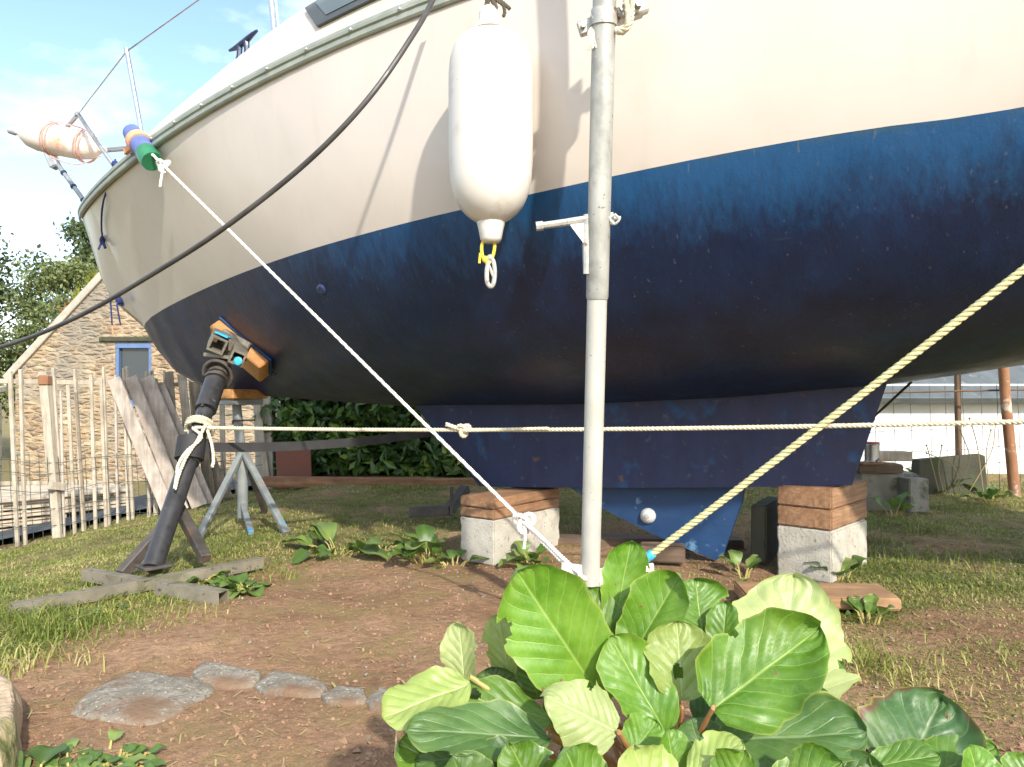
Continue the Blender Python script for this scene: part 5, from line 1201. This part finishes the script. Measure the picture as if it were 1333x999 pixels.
LV = [  # base px, tip px (with depth), width px, facing, material, extras
 ((781, 906, 1.20), (672, 742, 1.16), 132, (-.15, -.85, .35), 'Lbright', dict(cup=.10, droop=.05, quilt=.03, twist=.10)),
 ((800, 812, 1.32), (823, 704, 1.34), 62, (.1, -.9, .3), 'Lbright', dict(cup=.18, droop=.04)),
 ((822, 856, 1.27), (884, 746, 1.27), 78, (-.3, -.8, .5), 'Lbright', dict(cup=.30, droop=.06, quilt=.025)),
 ((800, 850, 1.30), (770, 765, 1.30), 60, (.2, -.8, .5), 'Lmid', dict(cup=.1)),
 ((915, 836, 1.30), (907, 752, 1.33), 88, (.05, -.8, .55), 'Lmid', dict(cup=.08, quilt=.03)),
 ((940, 862, 1.26), (944, 782, 1.29), 44, (-.4, -.7, .4), 'Lmid', dict(cup=.2)),
 ((1018, 905, 1.26), (1034, 748, 1.38), 158, (-.05, -.75, .5), 'Lpale', dict(cup=.05, droop=.03, quilt=.025, heart=True)),
 ((935, 918, 1.10), (1068, 815, 1.12), 132, (-.05, -.72, .65), 'Lbright', dict(cup=.16, droop=.06, quilt=.035, heart=True)),
 ((887, 912, 1.16), (884, 808, 1.20), 92, (.1, -.85, .3), 'Lyellow', dict(cup=.08, holes=((.35, -.1, .10, .16),))),
 ((868, 956, 1.14), (795, 828, 1.18), 84, (.1, -.8, .5), 'Lbright', dict(cup=.08, droop=.04, holes=((.7, .93, .05, .12), (.42, .95, .04, .1)))),
 ((798, 950, 1.08), (715, 905, 1.06), 92, (-.1, -.75, .6), 'Lpale', dict(cup=-.08, droop=.10, heart=True)),
 ((716, 962, 1.10), (532, 942, 1.05), 92, (0, -.45, .9), 'Ldark', dict(cup=.06, droop=.06, quilt=.02)),
 ((718, 936, 1.16), (588, 898, 1.14), 72, (0, -.55, .8), 'Lmid', dict(cup=-.05, droop=.06, holes=((.80, .2, .09, .3), (.55, -.45, .05, .14), (.45, -.2, .03, .1)))),
 ((612, 890, 1.16), (497, 928, 1.10), 80, (-.2, -.55, .8), 'Lyellow', dict(cup=.08, droop=.08)),
 ((606, 890, 1.25), (594, 810, 1.26), 52, (-.35, -.8, .3), 'Lpale', dict(cup=.15)),
 ((664, 884, 1.26), (645, 800, 1.27), 46, (-.4, -.7, .4), 'Lyellow', dict(cup=.2)),
 ((930, 966, 1.12), (1128, 945, 1.08), 120, (.1, -.5, .85), 'Ldark', dict(cup=.05, droop=.08, quilt=.018)),
 ((1010, 1045, 1.00), (1095, 990, .98), 84, (0, -.6, .8), 'Lbright', dict(cup=.1, droop=.04)),
 ((700, 1040, 1.02), (665, 968, 1.01), 86, (0, -.7, .7), 'Lmid', dict(cup=.1, heart=True)),
 ((770, 1060, .98), (740, 975, .97), 96, (.1, -.6, .8), 'Lmid', dict(cup=.06)),
 ((850, 1060, .98), (830, 972, .97), 110, (.1, -.6, .8), 'Lyellow', dict(cup=.06, heart=True)),
 ((880, 1020, 1.05), (872, 950, 1.06), 56, (.2, -.7, .6), 'Lbright', dict(cup=.15)),
 ((895, 1010, 1.02), (965, 962, 1.02), 66, (-.1, -.6, .8), 'Lyellow', dict(cup=-.05, droop=.1)),
 ((940, 1050, .99), (968, 978, .98), 72, (-.1, -.6, .8), 'Lmid', dict(cup=.1)),
 ((1010, 960, 1.2), (1085, 905, 1.24), 70, (.2, -.5, .8), 'Lmid', dict(cup=.1)),
 ((840, 905, 1.22), (852, 862, 1.22), 50, (.1, -.7, .6), 'Lpale', dict(cup=.1)),
 ((880, 905, 1.30), (850, 806, 1.32), 70, (-.2, -.8, .4), 'Lmid', dict(cup=.12)),
 ((700, 910, 1.26), (690, 848, 1.28), 80, (-.2, -.6, .6), 'Lmid', dict(cup=.1)),
 ((960, 880, 1.34), (968, 812, 1.37), 60, (.1, -.7, .6), 'Lmid', dict(cup=.1)),
 ((640, 985, 1.1), (540, 985, 1.1), 66, (-.1, -.4, .9), 'Ldark', dict(cup=.05, droop=.1)),
 ((690, 985, 1.05), (600, 1000, 1.02), 72, (-.1, -.4, .9), 'Ldark', dict(cup=.05, droop=.1)),
 ((905, 940, 1.18), (955, 895, 1.2), 60, (.1, -.6, .7), 'Ldark', dict(cup=.1)),
 ((820, 985, 1.10), (855, 938, 1.12), 60, (.1, -.6, .7), 'Lbright', dict(cup=.12)),
 ((760, 940, 1.2), (715, 890, 1.22), 70, (-.1, -.6, .7), 'Ldark', dict(cup=.1)),
 ((1040, 900, 1.36), (1098, 860, 1.40), 56, (.3, -.6, .7), 'Lmid', dict(cup=.1)),
 ((775, 1000, 1.12), (735, 960, 1.12), 60, (-.1, -.6, .7), 'Ldark', dict(cup=.1)),
 ((1000, 990, 1.12), (930, 950, 1.14), 70, (.1, -.5, .8), 'Ldark', dict(cup=.1)),
 ((600, 960, 1.16), (560, 905, 1.18), 76, (-.2, -.6, .7), 'Lmid', dict(cup=.1)),
 ((650, 930, 1.22), (640, 868, 1.24), 66, (-.2, -.7, .6), 'Ldark', dict(cup=.12)),
 ((575, 1000, 1.12), (520, 965, 1.12), 70, (-.2, -.5, .8), 'Lmid', dict(cup=.1)),
 ((620, 1060, 1.02), (590, 985, 1.02), 86, (-.1, -.6, .8), 'Ldark', dict(cup=.08)),
 ((750, 880, 1.32), (728, 800, 1.34), 90, (0, -.7, .6), 'Ldark', dict(cup=.1)),
 ((975, 940, 1.22), (1030, 880, 1.25), 88, (.2, -.6, .7), 'Ldark', dict(cup=.12)),
 ((1070, 985, 1.14), (1150, 985, 1.14), 76, (.3, -.5, .8), 'Lmid', dict(cup=.1)),
 ((1040, 1050, 1.03), (1150, 1000, 1.03), 90, (.2, -.5, .8), 'Ldark', dict(cup=.1)),
 ((860, 870, 1.34), (846, 800, 1.36), 74, (0, -.8, .5), 'Lbright', dict(cup=.12)),
 ((775, 860, 1.36), (790, 776, 1.38), 64, (.2, -.8, .5), 'Lmid', dict(cup=.14)),
 ((915, 985, 1.1), (900, 935, 1.12), 62, (0, -.6, .7), 'Ldark', dict(cup=.1)),
]
for b_, t_, w_, hint, mt, k in LV:
    if 'holes' not in k and random.random() < .6: k = dict(k, holes=((rnd(.3, .95), random.choice((-1, 1)) * rnd(.9, 1.0), rnd(.03, .07), rnd(.1, .22)),))
    add_leaf(big, b_, t_, w_, hint, mt, smat='redstem' if random.random() < .5 else 'stem', **k)
small_c = V((.62, 1.16, 0))
small = thing('broad_leaved_plant', small_c, 'smaller dark broad leaved plant with reddish leaf edges at lower right', 'plant')
for b_, t_, w_, hint, mt, k in [
 ((1178, 1010, 1.08), (1228, 905, 1.14), 150, (-.05, -.6, .8), 'Lred', dict(cup=.08, droop=.10, heart=True, holes=((.84, .28, .035, .07),))),
 ((1210, 1010, 1.06), (1300, 968, 1.10), 84, (.2, -.55, .8), 'Lmid', dict(cup=.08, droop=.1)),
 ((1150, 1000, 1.12), (1128, 930, 1.14), 60, (.2, -.5, .8), 'Ldark', dict(cup=.1)),
 ((1135, 1000, 1.04), (1222, 978, 1.02), 50, (0, -.5, .9), 'Lmid', dict(cup=.1)),
 ((1280, 1050, 1.03), (1268, 972, 1.04), 70, (.1, -.6, .8), 'Lbright', dict(cup=.08)),
 ((1320, 1040, 1.05), (1345, 985, 1.06), 60, (.1, -.6, .8), 'Lmid', dict(cup=.08))]:
    add_leaf(small, b_, t_, w_, hint, mt, **k)

# ------------------------------------------------------------------ weeds
def weed(px, py, n, size, label, spread=1.0, up=.55, wd=.5, stems=False, seed=1):
    rs = random.Random(seed); x, y = g(px, py); b = V((x, y, terr(x, y))); mb = MB(); tint = []; st = MB()
    for k in range(n):
        a = rs.uniform(0, 6.283); e = rs.uniform(.15, 1.0) * up * 1.5; L = size * rs.uniform(.6, 1.15); dd = V((math.cos(a), math.sin(a), e)).normalized(); o_ = b + V((math.cos(a), math.sin(a), 0)) * rs.uniform(0, .35) * size * spread
        s0 = o_ + dd * L * .35; s = dd.cross(V((0, 0, 1))).normalized(); nn = s.cross(dd); ph = rs.uniform(0, 6); tn = rs.uniform(.1, 1); O = len(mb.v); NU = 9
        for i in range(NU + 1):
            u = i / NU; w_ = math.sin(math.pi * (u * .93 + .05)) ** .75 * L * wd * .42
            for v in (-1, -.5, 0, .5, 1): mb.v.append(s0 + dd * u * L * .8 + s * v * w_ + nn * (abs(v) * w_ * .35 + .05 * L * math.sin(u * 9 + ph) * abs(v)) - V((0, 0, 1)) * L * .32 * u * u); tint.append(min(1, max(0, tn + (.3 if v == 0 else 0))))
        for i in range(NU):
            for j in range(4): q = O + i * 5 + j; mb.f.append((q, q + 1, q + 6, q + 5)); mb.m.append(0)
        st.tube([o_ - V((0, 0, .01)), o_.lerp(s0, .6) + V((0, 0, .01)), s0 + dd * L * .05], [.004, .003, .0025], 5)
    mb.att['tint'] = tint; r = thing('weed', b, label, 'weed'); mb.build('leaves', MAT['weed'], r, smooth=180); st.build('stems', MAT['stem'], r); return r
weed(440, 716, 12, .24, 'largest dock weed spreading its leaves left of the front pile', seed=2)
weed(556, 722, 15, .20, 'upright weed with pale stalks just left of the front pile', up=1.5, seed=3)
weed(500, 712, 11, .15, 'low weed between the two taller ones left of the front pile', seed=4)
weed(590, 730, 7, .12, 'small weed touching the left side of the front concrete block', seed=5)
weed(692, 728, 11, .13, 'jagged weed growing against the right side of the front block', up=1.2, wd=.7, seed=6)
weed(318, 762, 20, .10, 'low leafy weed beside the open box section of the stand', wd=.8, seed=7)
weed(262, 752, 10, .09, 'small weed at the crossing of the stand beams', wd=.8, seed=8)
weed(225, 760, 7, .09, 'tiny weed just in front of the stand pole foot', wd=.8, up=1.1, seed=9)
weed(145, 790, 8, .07, 'tiny weed against the blue flecked stand beam', seed=10)
weed(1092, 748, 9, .13, 'bright weed at the right corner of the rear concrete block', up=1.0, wd=.9, seed=11)
weed(968, 745, 7, .15, 'floppy weed on a pale stalk left of the rear pile', up=1.3, seed=12)
weed(1128, 800, 9, .11, 'small upright weed at the right end of the loose plank', up=1.2, seed=13)
weed(100, 1000, 110, .055, 'leafy weed patch at the lower left beside the boulder', spread=6.5, wd=.7, seed=14)
weed(48, 1006, 9, .09, 'small broad weed touching the sandy boulder', spread=1.5, wd=.8, seed=15)
weed(1165, 668, 8, .22, 'long leaved weed growing before the old grey block', up=1.6, wd=.35, seed=16)
weed(1225, 640, 18, .20, 'bushy weed at the foot of the mossy slab', up=1.3, wd=.35, seed=17)
weed(1290, 652, 18, .16, 'ragged weed at the foot of the rusty right post', up=1.2, wd=.4, seed=18)
weed(1205, 625, 14, .22, 'spiky weed at the left end of the mossy slab', up=1.8, wd=.22, seed=19)
ds = thing('dry_stalks', at(1236, 640, 5.5), 'thin dry stalks rising in front of the mossy slab', 'stalks'); mb = MB()
for a_, b_, c_ in (((1222, 640), (1212, 600), (1206, 580)), ((1250, 640), (1240, 606), (1206, 590)), ((1262, 640), (1290, 590), (1296, 552)), ((1280, 640), (1272, 580), (1262, 545)), ((1228, 640), (1222, 610), (1226, 580)), ((1240, 640), (1262, 600), (1250, 560)), ((1288, 640), (1284, 590), (1290, 560))):
    mb.tube(spline([at(*p, 5.45) for p in (a_, b_, c_)], 5), .0035, 5)
    mb.ball(at(*c_, 5.45), .008, n=4)
mb.build('stalks', MAT['drystalk'], ds)
